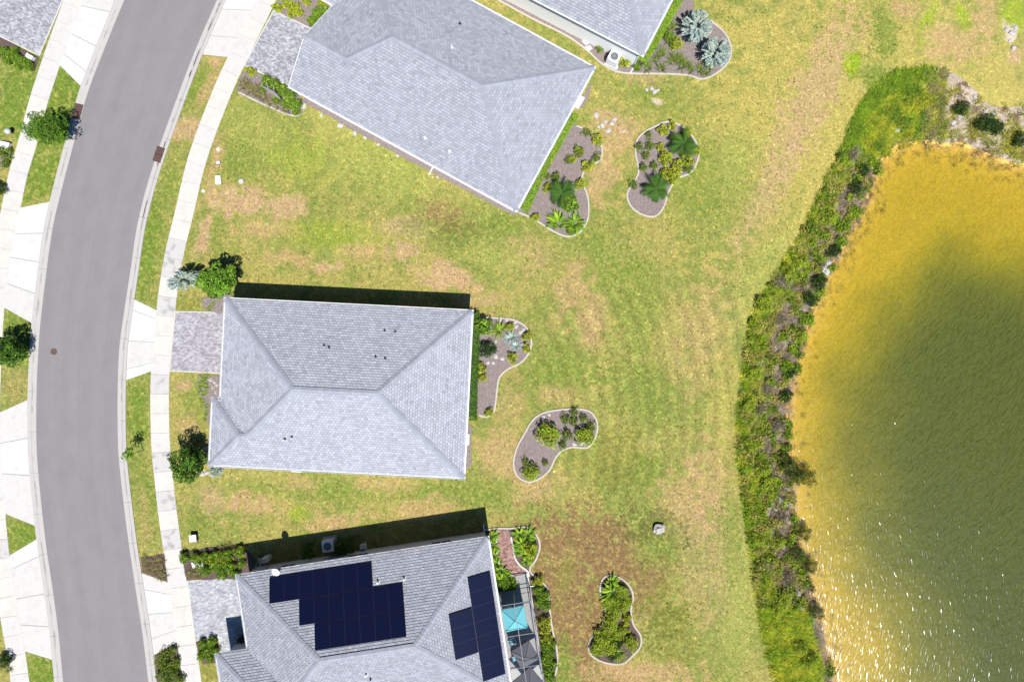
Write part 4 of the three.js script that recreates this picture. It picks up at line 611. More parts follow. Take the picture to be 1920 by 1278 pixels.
bed([[1254, 228], [1290, 246], [1310, 280], [1306, 306], [1294, 324], [1270, 335], [1255, 356], [1244, 388], [1229, 405], [1204, 402], [1182, 385], [1176, 363], [1186, 345], [1197, 324], [1192, 288], [1193, 266], [1204, 251], [1228, 237]], 'kidney-shaped mulch bed with two palms standing free in the lawn');
const bedP = [[896, 594], [932, 596], [965, 600], [986, 613], [996, 634], [993, 658], [977, 679], [953, 691], [937, 706], [932, 729], [929, 756], [924, 774], [911, 781], [898, 778]];
bed([...bedP, [880, 760], [880, 600]], 'mulch bed with a silver agave along the clipped hedge', { edge: bedP });
bed([[1018, 774], [1048, 768], [1092, 767], [1110, 774], [1120, 795], [1115, 822], [1102, 838], [1072, 838], [1054, 844], [1042, 857], [1030, 881], [1012, 896], [992, 903], [971, 893], [963, 872], [968, 842], [983, 813], [1000, 786]], 'bean-shaped mulch bed with one lime green bush in the middle of the lawn');
bed([[1141, 1078], [1165, 1084], [1182, 1101], [1187, 1118], [1183, 1145], [1188, 1170], [1201, 1191], [1201, 1210], [1187, 1227], [1168, 1243], [1143, 1243], [1119, 1235], [1105, 1221], [1105, 1202], [1119, 1183], [1134, 1161], [1134, 1137], [1126, 1115], [1126, 1096], [1131, 1084]], 'hourglass-shaped planted bed in the browned lawn', { mat: M.darkMulch });
const bedW = [[1301, -30], [1303, 20], [1335, 40], [1362, 66], [1371, 98], [1364, 118], [1348, 134], [1318, 148], [1290, 141], [1231, 138], [1194, 138], [1156, 134], [1128, 119], [1100, 94], [1067, 70], [1000, 36], [930, -2], [860, -40]];
bed([...bedW, [940, -60], [1090, 10], [1190, 70], [1240, -30]], 'mulch bed wrapping the corner of the white walled house', { edge: bedW.slice(2) });
const bedL = [[907, 993], [933, 990], [957, 990], [988, 988], [1005, 1001], [1012, 1023], [1005, 1048], [993, 1068], [1010, 1085], [1026, 1102], [1031, 1145], [1036, 1180], [1043, 1210], [1045, 1243], [1034, 1290]];
bed([...bedL, [960, 1290], [960, 1130], [930, 1100], [915, 1030]], 'planted bed around the screened patio and the red path', { mat: M.darkMulch, edge: bedL });
bed([[370, 702], [420, 704], [420, 745], [420, 800], [395, 800], [386, 790], [378, 750], [366, 725]], 'narrow mulch bed with lime plants at the front entry', { edge: false });
bed([[376, 560], [392, 556], [440, 545], [440, 590], [385, 584]], 'small mulch corner at the garage under the bright green tree', { edge: false });
bed([[336, 1032], [380, 1028], [430, 1020], [462, 1030], [480, 1050], [470, 1082], [440, 1085], [350, 1088], [344, 1060]], 'front bed packed with shrubs before the solar house', { mat: M.darkMulch, edge: false });
bed([[263, 1045], [308, 1038], [313, 1090], [266, 1073]], 'small dark bed of bronze plants in the verge by the apron', { mat: M.darkMulch, edge: false });
bed([[289, 1228], [331, 1204], [348, 1300], [296, 1300]], 'dark planted verge bed below the solar house apron', { mat: M.darkMulch, edge: false });
bed([[366, 1203], [408, 1196], [412, 1240], [380, 1245]], 'small dark bed between sidewalk and porch of the solar house', { mat: M.darkMulch, edge: false });
bed([[460, 125], [487, 140], [505, 145], [541, 165], [567, 186], [563, 216], [545, 214], [500, 196], [445, 172], [452, 145]], 'front bed with a driftwood log beside the gabled house driveway', { edge: [[560, 217], [545, 216], [500, 198], [447, 173]] });
bed([[518, 10], [515, 20], [584, 54], [610, 40], [625, 8], [640, -30], [530, -30]], 'front bed above the gabled house driveway', { edge: false });
bed([[566, 190], [640, 232], [760, 298], [870, 355], [966, 405], [970, 396], [870, 335], [760, 276], [640, 215], [575, 178]], 'narrow mulch strip with stones along the gabled house wall', { edge: false });
bed([[-20, 60], [10, 74], [73, 108], [66, 132], [40, 122], [-20, 100]], 'dark mulch strip with shrubs below the corner paver driveway', { mat: M.darkMulch, edge: false });
bed([[-20, 262], [14, 262], [22, 285], [14, 312], [-20, 318]], 'small planted patch beside a white box across the street', { edge: false });
bed([[1084, 196], [1106, 160], [1112, 155], [1100, 190], [1092, 204]], 'bare mulch strip at the back step of the gabled house', { edge: false });
bed([[872, 792], [884, 796], [884, 870], [868, 884]], 'bare mulch strip at the back step of the hip roofed house', { edge: false });

// hedges
function hedge(line, wid, hgt, label, col, col2, density = 520) {
  const L = smooth(planAll(line), false, 0.1), m = new MB(true), r = rngOf(L.length), len = lengthOf(L), h = thing('hedge', label, 'hedge');
  const n = Math.round(len * density);
  for (let i = 0; i < n; i++) { const p = L[Math.floor(r() * L.length)], e = r() * 2 - 1, f = 1 + 0.16 * fbm(N1, p[0] * 2.1, p[1] * 2.1, 2), top = r() < 0.65, o = top ? e * wid / 2 : Math.sign(e) * wid / 2 * (0.9 + 0.15 * r()), y = top ? hgt * f * (1 - 0.18 * e * e) * (0.94 + 0.1 * r()) : hgt * f * r(), a = r() * 6.28; leafAt(m, [p[0] + Math.cos(a) * 0.06 + offN(L, p)[0] * o, y, p[1] + Math.sin(a) * 0.06 + offN(L, p)[1] * o], [(top ? 0 : Math.sign(e)) * 0.8 + r() - 0.5, 0.5 + r(), r() - 0.5], 0.13, 0.07, jit(r() < 0.35 ? col2 : col, 0.6, r), r); }
  const core = new MB(); for (let i = 0; i + 8 < L.length; i += 8) core.bar([L[i][0], hgt * 0.42, L[i][1]], [L[i + 8][0], hgt * 0.42, L[i + 8][1]], wid * 0.6, hgt * 0.8); part('branches', core, M.bark, h); part('foliage', m, M.leaf, h);
}
function offN(L, p) { const i = clamp(L.indexOf(p), 1, L.length - 2), a = L[i - 1], b = L[i + 1], l = Math.hypot(b[0] - a[0], b[1] - a[1]); return [-(b[1] - a[1]) / l, (b[0] - a[0]) / l]; }
hedge([[1071, 216], [1040, 270], [1008, 330], [978, 396]], 0.95, 0.95, 'long clipped bright green hedge along the rear wall of the gabled house', G.fresh, G.lime);
hedge([[889, 588], [888, 650], [885, 720], [883, 784]], 0.85, 0.9, 'clipped dark green hedge along the rear wall of the hip roofed house', G.deep, G.mid);
hedge([[1197, 122], [1212, 100], [1240, 52], [1272, -4], [1290, -30]], 0.75, 0.9, 'clipped lime green hedge along the rear wall of the white walled house', G.fresh, G.lime);
hedge([[574, 1030], [590, 1028]], 0.9, 0.9, 'short dark hedge on the driveway side of the solar house air conditioner', G.deep, G.mid);
hedge([[634, 1024], [664, 1018]], 0.9, 0.9, 'short dark hedge on the patio side of the solar house air conditioner', G.deep, G.mid);

// plants in the beds
function row(kind, label, group, list, h = 0.25) { for (const [x, y, s = 1] of list) plant(kind, x, y, s, label, group, h); }
row('small_shrub', 'small olive shrub in the mulch bed beside the long hedge', 'small shrubs beside the long hedge', [[1100, 248], [1086, 285, 1.2], [1067, 300], [1042, 332, 1.1], [1119, 295], [1026, 330, 0.8]]);
row('lime_shrub', 'lime green shrub at the edging of the long hedge bed', 'lime shrubs beside the long hedge', [[1119, 264, 1.1], [1103, 312, 1.1], [1026, 353, 0.9], [1003, 407, 0.8], [1086, 346, 1], [1074, 297, 0.7], [1086, 282, 0.8]]);
plant('leafy_shrub', 1068, 382, 1.25, 'bushy green shrub below the palm in the long hedge bed', null, 0.5); plant('broadleaf_plant', 1048, 416, 1.35, 'dark spreading plant in the round end of the long hedge bed', null, 0.4); plant('broadleaf_plant', 1080, 416, 1.35, 'leafy plant against the curved edging of the long hedge bed', null, 0.4); plant('leafy_shrub', 1070, 432, 0.7, 'low green shrub at the rounded tip of the long hedge bed', null, 0.3);
row('lime_shrub', 'lime yellow shrub in the kidney-shaped bed with two palms', 'lime shrubs in the kidney bed', [[1243, 246], [1261, 234, 0.8], [1245, 298, 1.3], [1268, 313, 1.2], [1246, 326, 1.1], [1260, 333, 1.3], [1238, 277, 0.8], [1287, 252, 0.9], [1304, 283, 0.9], [1289, 300, 1.2]]);
row('small_shrub', 'small olive shrub in the kidney-shaped bed with two palms', 'small shrubs in the kidney bed', [[1198, 275], [1219, 273, 1.1], [1211, 291], [1226, 311], [1206, 314], [1290, 316, 1.2], [1188, 347], [1216, 252, 0.8]]);
plant('leafy_shrub', 905, 612, 1.3, 'dense green shrub at the top of the agave bed', null, 0.5); plant('dark_shrub', 914, 655, 1.1, 'dark leaved shrub between hedge and agave', null, 0.5); plant('spiky_plant', 936, 618, 1.6, 'spiky yellow green plant beside the silver agave', null, 0.3);
plant('agave', 958, 632, 0.95, 'large silver blue agave in the mulch bed by the clipped hedge', null, 0.4); plant('agave', 968, 648, 0.75, 'smaller silver agave next to the large one', null, 0.3);
row('lime_shrub', 'lime shrub along the edging of the agave bed', 'lime shrubs in the agave bed', [[960, 672, 1], [900, 688, 1.1], [904, 708, 0.8], [988, 630, 0.9], [988, 652, 0.8], [916, 773, 0.8], [955, 612, 0.8]]);
plant('olive_bush', 1028, 815, 1.42, 'single lime green bush in the middle of the bean-shaped bed', null, 0.6); plant('olive_bush', 1097, 818, 1.15, 'yellow green bush at the wide end of the bean-shaped bed', null, 0.5); plant('olive_bush', 996, 886, 1.0, 'low green bush at the narrow tip of the bean-shaped bed', null, 0.4);
row('small_shrub', 'small olive shrub in the bean-shaped bed', 'small shrubs in the bean bed', [[1077, 772], [1060, 786, 1.1], [1076, 789, 1.1], [1094, 785], [1063, 815, 1.3], [1108, 800, 1.1], [1055, 834], [985, 866, 0.9], [1022, 868, 0.8]]);
plant('broadleaf_plant', 1152, 1112, 1.6, 'large spreading green plant in the upper lobe of the hourglass bed', null, 0.4); plant('broadleaf_plant', 1146, 1094, 1.0, 'green plant against the upper curve of the hourglass bed', null, 0.4); plant('spiky_plant', 1160, 1226, 1.5, 'bright green spiky plant at the foot of the hourglass bed', null, 0.3);
row('olive_bush', 'green shrub filling the hourglass bed', 'shrubs in the hourglass bed', [[1150, 1150, 1.0], [1144, 1170, 1.0], [1130, 1194, 1.05], [1122, 1215, 1.0], [1142, 1212, 1.0], [1184, 1205, 0.9], [1168, 1135, 0.9], [1142, 1130, 0.9], [1168, 1110, 0.8], [1160, 1190, 0.8]], 0.4); row('dark_shrub', 'dark shrub in the lower lobe of the hourglass bed', 'dark shrubs in the hourglass bed', [[1160, 1206, 0.7], [1148, 1230, 0.7]], 0.4); row('lime_shrub', 'yellowish shrub at the waist of the hourglass bed', 'yellow shrubs in the hourglass bed', [[1175, 1160, 0.9], [1172, 1178, 0.9], [1178, 1128, 0.8]]);
row('grass_tuft', 'dark green grassy tuft in the corner bed of the white walled house', 'grassy tufts in the corner bed', [[1228, 85, 1.7], [1240, 100, 1.7], [1255, 75, 1.9], [1246, 58, 1.9], [1262, 115, 1.7], [1280, 122, 1.7], [1268, 105, 1.6], [1312, 128, 1.4], [1330, 125, 1.4], [1322, 138, 1.4], [1215, 126, 1.6], [1240, 128, 1.6], [1258, 50, 1.7], [1296, 130, 1.3], [1232, 110, 1.4], [1275, 112, 1.4], [1290, 122, 1.4]]);
plant('leafy_shrub', 1126, 88, 0.55, 'small round green shrub beside the white stepping blocks', null, 0.5); plant('lime_shrub', 1174, 116, 1.1, 'lime shrub next to the air conditioner of the white walled house', null, 0.4); plant('leafy_shrub', 1196, 122, 0.6, 'round green shrub at the corner downspout of the white walled house', null, 0.5); plant('lime_shrub', 1268, 82, 1.1, 'yellow green shrub below the silvery trees', null, 0.4); plant('leafy_shrub', 1258, 66, 0.7, 'dark green bush between hedge and silvery trees', null, 0.5);
row('spiky_plant', 'lime leaved plant in the narrow entry bed', 'lime plants at the front entry', [[378, 712, 0.75], [385, 706, 0.6], [374, 722, 0.7], [384, 724, 0.7], [371, 732, 0.6], [380, 738, 0.65], [377, 752, 0.6], [386, 762, 0.6], [384, 775, 0.55], [382, 786, 0.5]]);
row('spiky_plant', 'yellow plant at the garage corner under the bright green tree', 'yellow plants at the garage corner', [[390, 578, 0.6], [435, 552, 0.6], [398, 570, 0.5]]);
row('leafy_shrub', 'green shrub in the packed front bed of the solar house', 'green shrubs before the solar house', [[344, 1046, 0.75], [365, 1044, 0.7], [385, 1045, 0.75], [405, 1042, 0.8], [425, 1040, 0.8], [448, 1036, 0.8], [405, 1060, 0.9], [430, 1062, 0.9], [385, 1070, 0.75], [415, 1076, 0.8], [372, 1060, 0.7], [440, 1078, 0.7], [452, 1058, 0.6]], 0.4);
row('lime_shrub', 'lime shrub in the packed front bed of the solar house', 'lime shrubs before the solar house', [[400, 1050, 1.1], [412, 1048, 1], [370, 1048, 0.9], [428, 1050, 0.9], [450, 1034, 1]]);
row('bronze_plant', 'bronze bladed plant in the front bed by the sidewalk', 'bronze plants before the solar house', [[354, 1078, 1], [366, 1080, 1], [360, 1070, 0.8], [376, 1078, 0.9], [418, 1028, 1.1], [430, 1026, 1]]);
row('bronze_plant', 'bronze and olive plant in the small verge bed by the apron', 'bronze plants in the verge bed', [[275, 1056], [288, 1054], [300, 1052], [276, 1068], [290, 1070], [302, 1068], [306, 1082], [296, 1082, 0.9], [268, 1048, 0.8]]);
row('small_shrub', 'olive shrub in the verge bed below the solar house apron', 'olive shrubs in the lower verge bed', [[310, 1228, 1.2], [322, 1220, 1.1], [302, 1240, 1.2], [316, 1248, 1.3], [330, 1240, 1.1], [326, 1262, 1.3], [304, 1262, 1.3], [338, 1272, 1.2], [314, 1276, 1.2]]); row('spiky_plant', 'pale spiky plant in the verge bed below the solar house apron', 'spiky plants in the lower verge bed', [[328, 1250, 0.9], [306, 1252, 0.8]]);
row('leafy_shrub', 'green shrub between the sidewalk and the solar house porch', 'shrubs at the solar house porch', [[378, 1208, 0.65], [396, 1204, 0.7], [388, 1222, 0.7], [402, 1222, 0.65], [376, 1230, 0.6], [392, 1236, 0.6]], 0.4); plant('dark_shrub', 452, 1204, 0.75, 'dark shrub in the shaded entry recess of the solar house', null, 0.5);
row('leafy_shrub', 'green ground-covering shrub beside the driftwood log', 'shrubs beside the driftwood log', [[500, 152, 0.8], [515, 160, 0.85], [530, 170, 0.85], [545, 182, 0.85], [556, 196, 0.75], [540, 196, 0.8], [520, 184, 0.7], [555, 208, 0.6], [495, 165, 0.6]], 0.3); row('bronze_plant', 'olive bronze plant along the front edge of the driftwood bed', 'bronze plants in the driftwood bed', [[456, 160, 1.3], [468, 168, 1.3], [480, 174, 1.3], [492, 180, 1.3], [505, 190, 1.2], [462, 152, 1.1], [478, 165, 1.2], [520, 196, 1.2], [535, 204, 1.1]]); plant('lime_shrub', 469, 134, 0.9, 'yellow green shrub at the tip of the bed by the paver driveway', null, 0.2);
row('lime_shrub', 'yellow green shrub in the bed above the gabled house driveway', 'yellow shrubs above the driveway', [[520, 14, 0.9], [536, 6, 0.9], [552, 14, 1], [560, 24, 0.9], [575, 4, 0.8], [545, 26, 0.8], [604, 6, 0.8]]); row('leafy_shrub', 'dense green shrub at the front wall of the gabled house', 'green shrubs at the gabled front', [[585, 38, 0.75], [598, 30, 0.8], [608, 20, 0.75], [592, 22, 0.7], [612, 32, 0.6]], 0.4);
row('leafy_shrub', 'green shrub in the dark strip below the corner paver driveway', 'shrubs across the street', [[6, 96, 0.7], [18, 100, 0.7], [30, 106, 0.75], [42, 114, 0.75], [54, 122, 0.7], [14, 112, 0.7], [34, 120, 0.6], [26, 92, 0.5]], 0.3); row('small_shrub', 'small shrub in the patch beside the white box across the street', 'small shrubs by the white box', [[6, 285, 1.2], [12, 298, 1], [8, 308, 1], [16, 282, 0.8]]);
plant('dark_shrub', -2, 352, 0.8, 'very dark shrub touching the sidewalk across the street', null, 0.4); plant('dark_shrub', 6, 1240, 0.95, 'dark shrub at the sidewalk corner below the lower apron', null, 0.5); plant('bronze_plant', 14, 1256, 0.9, 'bronze plant at the foot of the dark corner shrub', null, 0.2);
row('broadleaf_plant', 'lush green plant in the bed beside the red path', 'lush plants beside the red path', [[922, 1006, 0.9], [924, 1024, 0.9], [926, 1042, 0.95], [932, 1058, 0.9], [940, 1072, 1], [950, 1086, 1], [958, 1098, 0.8], [938, 1090, 1], [975, 1004, 0.95], [990, 1004, 1], [978, 1022, 1], [994, 1020, 0.9], [984, 1038, 1], [996, 1040, 0.9], [986, 1054, 0.8], [970, 1036, 0.7]], 0.3); plant('lime_shrub', 994, 1030, 1.3, 'yellow green shrub at the outer edging beside the red path', null, 0.3); plant('lime_shrub', 1008, 1088, 1.0, 'yellow green shrub at the white downspout end by the patio', null, 0.3);
row('leafy_shrub', 'green shrub along the outside of the screened patio', 'shrubs outside the patio', [[1010, 1108, 0.75], [1022, 1118, 0.75], [1012, 1128, 0.8], [1024, 1136, 0.7], [1030, 1222, 0.8], [1024, 1236, 0.85], [1034, 1246, 0.8], [1026, 1256, 0.85], [1032, 1270, 0.8], [1022, 1212, 0.75], [1036, 1208, 0.6]], 0.4); row('lime_shrub', 'yellow leaved shrub in the middle of the patio bed', 'yellow shrubs outside the patio', [[1020, 1163, 1.1], [1024, 1180, 1.1], [1024, 1196, 1]]); row('bare_shrub', 'grey leafless shrub against the patio screen', 'bare shrubs outside the patio', [[1008, 1148, 0.6], [1012, 1166, 0.6], [1014, 1184, 0.5]]);

// ---------------------------------------------------------------- grass of the lawn and growth on the pond bank
{
  const tuft = (seed, n, len, lean) => { const m = new MB(true), r = rngOf(seed); for (let i = 0; i < n; i++) { const d = r() * 6.28, q = 0.03 * Math.sqrt(r()); blade(m, Math.cos(d) * q, -0.005, Math.sin(d) * q, r() * 6.28, len * (0.6 + 0.7 * r()), lean * (0.4 + r()), 0.012, [1, 1, 1].map(() => 0.85 + 0.3 * r()).map((v, k, a) => a[0]), 1); } const g = m.geo(); return g; };
  const geos = [tuft(31, 7, 0.075, 0.8), tuft(32, 6, 0.09, 1.1)], q = new THREE.Object3D(), c = new THREE.Color();
  const spots = [[], []], step = 0.098; const r = rngOf(77);
  for (let z = -27.5; z < 27.5; z += step) for (let x = -41; x < 32; x += step) {
    const X = x + (r() - 0.5) * step * 1.6, Z = z + (r() - 0.5) * step * 1.6; if (maskAt(X, Z)) continue;
    const bare = fbm(N2, X * 0.55, Z * 0.55, 2); if (r() < 0.3 + 0.5 * sst(-0.1, 0.45, bare)) continue; spots[r() < 0.5 ? 0 : 1].push([X, Z]);
  }
  const t = thing('lawn_grass', 'short patchy blades of grass all over the lawn', 'grass', 0, 0, 0, 0, null, 'stuff');
  spots.forEach((list, k) => {
    const m = shade(new THREE.InstancedMesh(geos[k], M.blade, list.length));
    list.forEach(([x, z], i) => {
      q.position.set(x, groundY(x, z), z); q.rotation.set(0, r() * 6.28, 0); const clump = 0.5 + 0.5 * N3(x * 1.7, z * 1.7), s = 0.65 + 0.6 * r() + 0.35 * Math.max(0, clump - 0.6); q.scale.set(s * 1.25, s, s * 1.25); q.updateMatrix(); m.setMatrixAt(i, q.matrix);
      const g = groundAt(x, z), weed = r() < 0.012 ? 0.4 : 1, pale = r() < 0.09 ? 1.6 : 1, f = (0.75 + 0.55 * r()) * weed * pale * 1.12; m.setColorAt(i, c.setRGB(g[0] * f * (pale > 1 ? 1.1 : 0.95), g[1] * f, g[2] * f * 0.95));
    });
    m.name = k ? 'long_blades' : 'short_blades'; m.userData.kind = 'stuff'; t.add(m);
  });
  const wl = []; for (let k = 0; k < 60000 && wl.length < 4200; k++) { const x = rr(-25, 30, r), z = rr(-26, 26, r); if (maskAt(x, z)) continue; const n = fbm(N1, x * 0.22 + 5, z * 0.22, 2) + 0.5 * fbm(N3, x * 0.9, z * 0.9, 2) + (x < 0 && z < 0 ? 0.16 : 0); if (r() < sst(-0.25, 0.6, n)) wl.push([x, z]); }
  const wm = shade(new THREE.InstancedMesh(leafCloud(new MB(true), { seed: 44, c: [0, 0.05, 0], r: [0.08, 0.05, 0.08], clumps: 5, cr: 0.045, n: 22, leaf: [0.07, 0.035], col: [1, 1, 1], col2: [0.8, 0.8, 0.8], mix: 0.3 }).geo(), M.leaf, wl.length));
  wl.forEach(([x, z], i) => { q.position.set(x, groundY(x, z), z); q.rotation.set(0, r() * 6.28, 0); q.scale.setScalar(0.3 + 0.45 * r() * r()); q.updateMatrix(); wm.setMatrixAt(i, q.matrix); const k = 0.6 + 0.8 * r(); r() < 0.6 ? c.setRGB(0.075 * k, 0.095 * k, 0.024 * k) : c.setRGB(0.13 * k, 0.1 * k, 0.05 * k); wm.setColorAt(i, c); });
  wm.name = 'lawn_weeds'; wm.userData.kind = 'stuff'; t.add(wm);
}
{
  const r = rngOf(91), q = new THREE.Object3D(), c = new THREE.Color(), W3 = [1, 1, 1];
  const tall = bladeClump(new MB(true), { seed: 41, n: 16, rad: 0.1, len: 0.5, lean: 1.05, wid: 0.045, col: W3, col2: [0.75, 0.8, 0.7], mix: 0.4, seg: 2 }).geo();
  const leafy = leafCloud(new MB(true), { seed: 42, c: [0, 0.2, 0], r: [0.24, 0.18, 0.24], clumps: 8, cr: 0.12, n: 70, leaf: [0.12, 0.06], col: W3, col2: [0.7, 0.75, 0.6], mix: 0.4 }).geo();
  const twigs = bladeClump(new MB(true), { seed: 43, n: 14, rad: 0.14, len: 0.5, lean: 1.1, wid: 0.022, col: W3, col2: [0.6, 0.6, 0.6], mix: 0.4, seg: 2 }).geo();
  const lists = { tall: [], leafy: [], twigs: [], reeds: [] };
  const cols = { bright: [0.27, 0.38, 0.02], yellow: [0.55, 0.5, 0.035], green: [0.17, 0.27, 0.022], olive: [0.42, 0.39, 0.09], dead: [0.5, 0.41, 0.3], dark: [0.07, 0.095, 0.028], brown: [0.33, 0.25, 0.15] };
  for (let k = 0; k < 70000; k++) {
    const x = rr(16, 41, r), z = rr(-23, 28, r); if (!inPoly(bankPoly, x, z)) continue;
    const px = x * PPM + 960, py = z * PPM + 639, d = shoreDist(x, z), e = distLine(bankLine, x, z), n1 = fbm(N1, x * 0.7, z * 0.7, 3), n2 = fbm(N2, x * 0.9, z * 0.9, 3), n3 = fbm(N3, x * 2.2, z * 2.2, 2), p = r();
    let kind = 'tall', col = cols.yellow, keep = 0.62;
    const upper = px > 1575 && py < 300, right = px > 1775, low = py > 1140 && px < 1560;
    if (right) { keep = sst(0.05, 0.35, n1 + 0.25) * (d > 0.7 && d < 2.6 ? 0.75 : 0.12); col = p < 0.5 ? cols.olive : p < 0.8 ? cols.yellow : cols.brown; kind = p < 0.6 ? 'tall' : 'twigs'; }
    else if (upper) { keep = d < 0.5 ? 0.25 : 0.85; col = e < 1.2 + n1 ? (p < 0.7 ? cols.bright : cols.green) : n1 > 0.15 ? cols.green : p < 0.65 ? cols.yellow : cols.bright; if (px > 1740 && n2 > -0.05) col = p < 0.5 ? cols.brown : cols.olive; }
    else if (low) { keep = 0.9; col = p < 0.55 ? cols.yellow : cols.bright; if (n1 > 0.2) col = cols.bright; if (d < 0.7) { col = cols.dead; kind = 'twigs'; } }
    else {
      const f = e / (e + Math.max(0, d) + 1e-3);           // 0 at the lawn, 1 at the water
      if (f < 0.36 + 0.35 * n1) { col = n2 > 0.12 ? cols.bright : n2 < -0.12 ? cols.olive : p < 0.72 ? cols.yellow : cols.green; kind = p < 0.86 ? 'tall' : 'leafy'; keep = 0.95; }
      else if (n2 > -0.06) { col = p < 0.55 ? cols.dead : cols.brown; kind = 'twigs'; keep = 0.6; }
      else if (n1 > 0.1) { col = p < 0.6 ? cols.bright : cols.green; kind = 'leafy'; keep = 0.8; }
      else { col = p < 0.45 ? cols.olive : p < 0.7 ? cols.dark : cols.brown; kind = p < 0.5 ? 'leafy' : 'twigs'; keep = f > 0.85 ? 0.45 : 0.6; }
    }
    if (r() > keep || n3 > 0.3) continue;
    lists[kind].push([x, groundY(x, z), z, col, 0.6 + 0.75 * r() + 0.35 * n1]);
  }
  for (let k = 0; k < 40000; k++) {                        // drowned stalks along the waterline
    const x = rr(19, 41, r), z = rr(-17, 27, r), d = shoreDist(x, z); if (d > 0.3 || d < -1.9) continue;
    const py = z * PPM + 639, n = fbm(N1, x * 1.1, z * 1.1, 2); if (r() > 0.95 * sst(-1.9, -0.1, d) * sst(-0.1, 0.35, n + (py < 560 ? 0.12 : -0.15))) continue;
    lists.reeds.push([x, Math.max(groundY(x, z), WATER - 0.25), z, r() < 0.6 ? cols.dark : cols.brown, 0.35 + 0.4 * r()]);
  }
  const t = thing('bank_growth', 'tangle of green and dead grasses covering the pond bank', 'vegetation', 0, 0, 0, 0, null, 'stuff');
  for (const [name, kind, g] of [['tall_grass', 'tall', tall], ['leafy_cover', 'leafy', leafy], ['dead_stalks', 'twigs', twigs], ['water_stalks', 'reeds', twigs]]) {
    const m = shade(new THREE.InstancedMesh(g, kind === 'leafy' ? M.leaf : M.blade, lists[kind].length));
    lists[kind].forEach(([x, y, z, col, s], i) => { q.position.set(x, y - 0.02, z); q.rotation.set(0, r() * 6.28, 0); q.scale.setScalar(s); q.updateMatrix(); m.setMatrixAt(i, q.matrix); const k = 0.65 + 0.7 * r(); m.setColorAt(i, c.setRGB(col[0] * k, col[1] * k, col[2] * k)); });
    m.name = name; m.userData.kind = 'stuff'; t.add(m);
  }

}
row('bank_shrub', 'dark shrub hanging out over the water from the pond bank', 'dark shrubs over the water', [[1516, 895, 0.78], [1492, 890, 0.75], [1512, 1004, 0.6], [1524, 1066, 0.6], [1478, 868, 0.7], [1498, 1040, 0.6], [1535, 1150, 0.6]], 0.1);
row('dark_shrub', 'dark shrub rooted at the waterline among bank grasses', 'dark shrubs at the waterline', [[1538, 528, 1], [1520, 560, 0.9], [1566, 470, 0.9], [1478, 742, 0.8], [1484, 700, 0.7], [1605, 350, 0.9], [1622, 318, 0.8], [1846, 232, 1.1], [1800, 205, 0.9], [1870, 240, 0.9], [1912, 262, 0.9]], -0.1);
row('olive_bush', 'yellowish green bush among the bank grasses', 'green bushes on the bank', [[1500, 490, 1], [1478, 520, 0.9], [1505, 630, 0.9], [1440, 905, 1], [1430, 880, 0.9], [1448, 930, 0.7], [1462, 1018, 0.8], [1470, 1120, 0.9], [1456, 1140, 0.8], [1402, 760, 0.8], [1412, 700, 0.9], [1430, 570, 1], [1555, 410, 1], [1420, 1010, 0.8], [1520, 1240, 1], [1500, 1215, 0.9]], 0);
row('bare_shrub', 'grey leafless shrub on the pond bank', 'bare shrubs on the bank', [[1462, 530, 1.1], [1465, 600, 1], [1440, 730, 0.9], [1458, 800, 1.1], [1470, 970, 1], [1480, 1085, 1], [1425, 770, 0.9], [1600, 290, 1], [1440, 1060, 0.9]], 0);

// ---------------------------------------------------------------- small built things
const P0 = (px, py, h = 0) => plan(px, py, h);
// red brick path and patio pad
{
  const S = planAll([[932, 993], [952, 993], [958, 1008], [963, 1030], [966, 1047], [975, 1060], [988, 1072], [966, 1079], [948, 1070], [938, 1058], [934, 1038], [932, 1015]]), t = thing('brick_path', 'winding reddish brick path with white edging beside the solar house', 'path', 0, 0, 0, 0, null, 'structure'); fillMask(S, 1);
  part('sand_bed', new MB().prism(S, -0.05, 0.052, 0), M.joint, t); pavers(S, -0.2, [[0.25, 0.125, 0.1], [0.31, 0.17, 0.14], [0.2, 0.1, 0.085], [0.34, 0.21, 0.17]], 0.066, t, 'bricks');
  for (const L of [[[931, 993], [931, 1020], [933, 1042], [938, 1060], [950, 1072], [966, 1080]], [[958, 1006], [963, 1028], [966, 1046], [976, 1060], [990, 1071], [992, 1080]]]) part('edging', sweep(new MB(), smooth(planAll(L), false, 0.15), [[-0.06, -0.05], [-0.06, 0.1], [0.06, 0.1], [0.06, -0.05]], false), slabM[0], t);
}
function slabThing(name, pts, y, label, cat, mat = slabM[2], h = 0) { const P = planAll(pts, h); fillMask(P, 1); single(name, new MB().prism(P, -0.05, y, 0.012), mat, label, cat, null, 'structure'); }
slabThing('concrete_pad', [[966, 1079], [990, 1073], [994, 1098], [969, 1103]], 0.09, 'pale concrete landing between the red path and the screened patio', 'pad');
slabThing('back_step', [[1068, 196], [1086, 178], [1097, 184], [1084, 206]], 0.14, 'square concrete back step at the eave of the gabled house', 'step');
slabThing('back_step', [[864, 812], [881, 812], [880, 834], [864, 834]], 0.14, 'square concrete back step at the eave of the hip roofed house', 'step');
slabThing('splash_block', [[1090, 77], [1100, 74], [1107, 80], [1098, 86]], 0.09, 'white splash block in the mulch by the long white wall, farther from the shrub', 'block', slabM[0]);
slabThing('splash_block', [[1096, 88], [1106, 85], [1111, 92], [1103, 97]], 0.09, 'white splash block right beside the small round shrub', 'block', slabM[0]);
slabThing('air_conditioner_pad', [[1133, 118], [1146, 92], [1169, 104], [1157, 132]], 0.1, 'white concrete pad under the air conditioner of the white walled house', 'pad', slabM[0]);

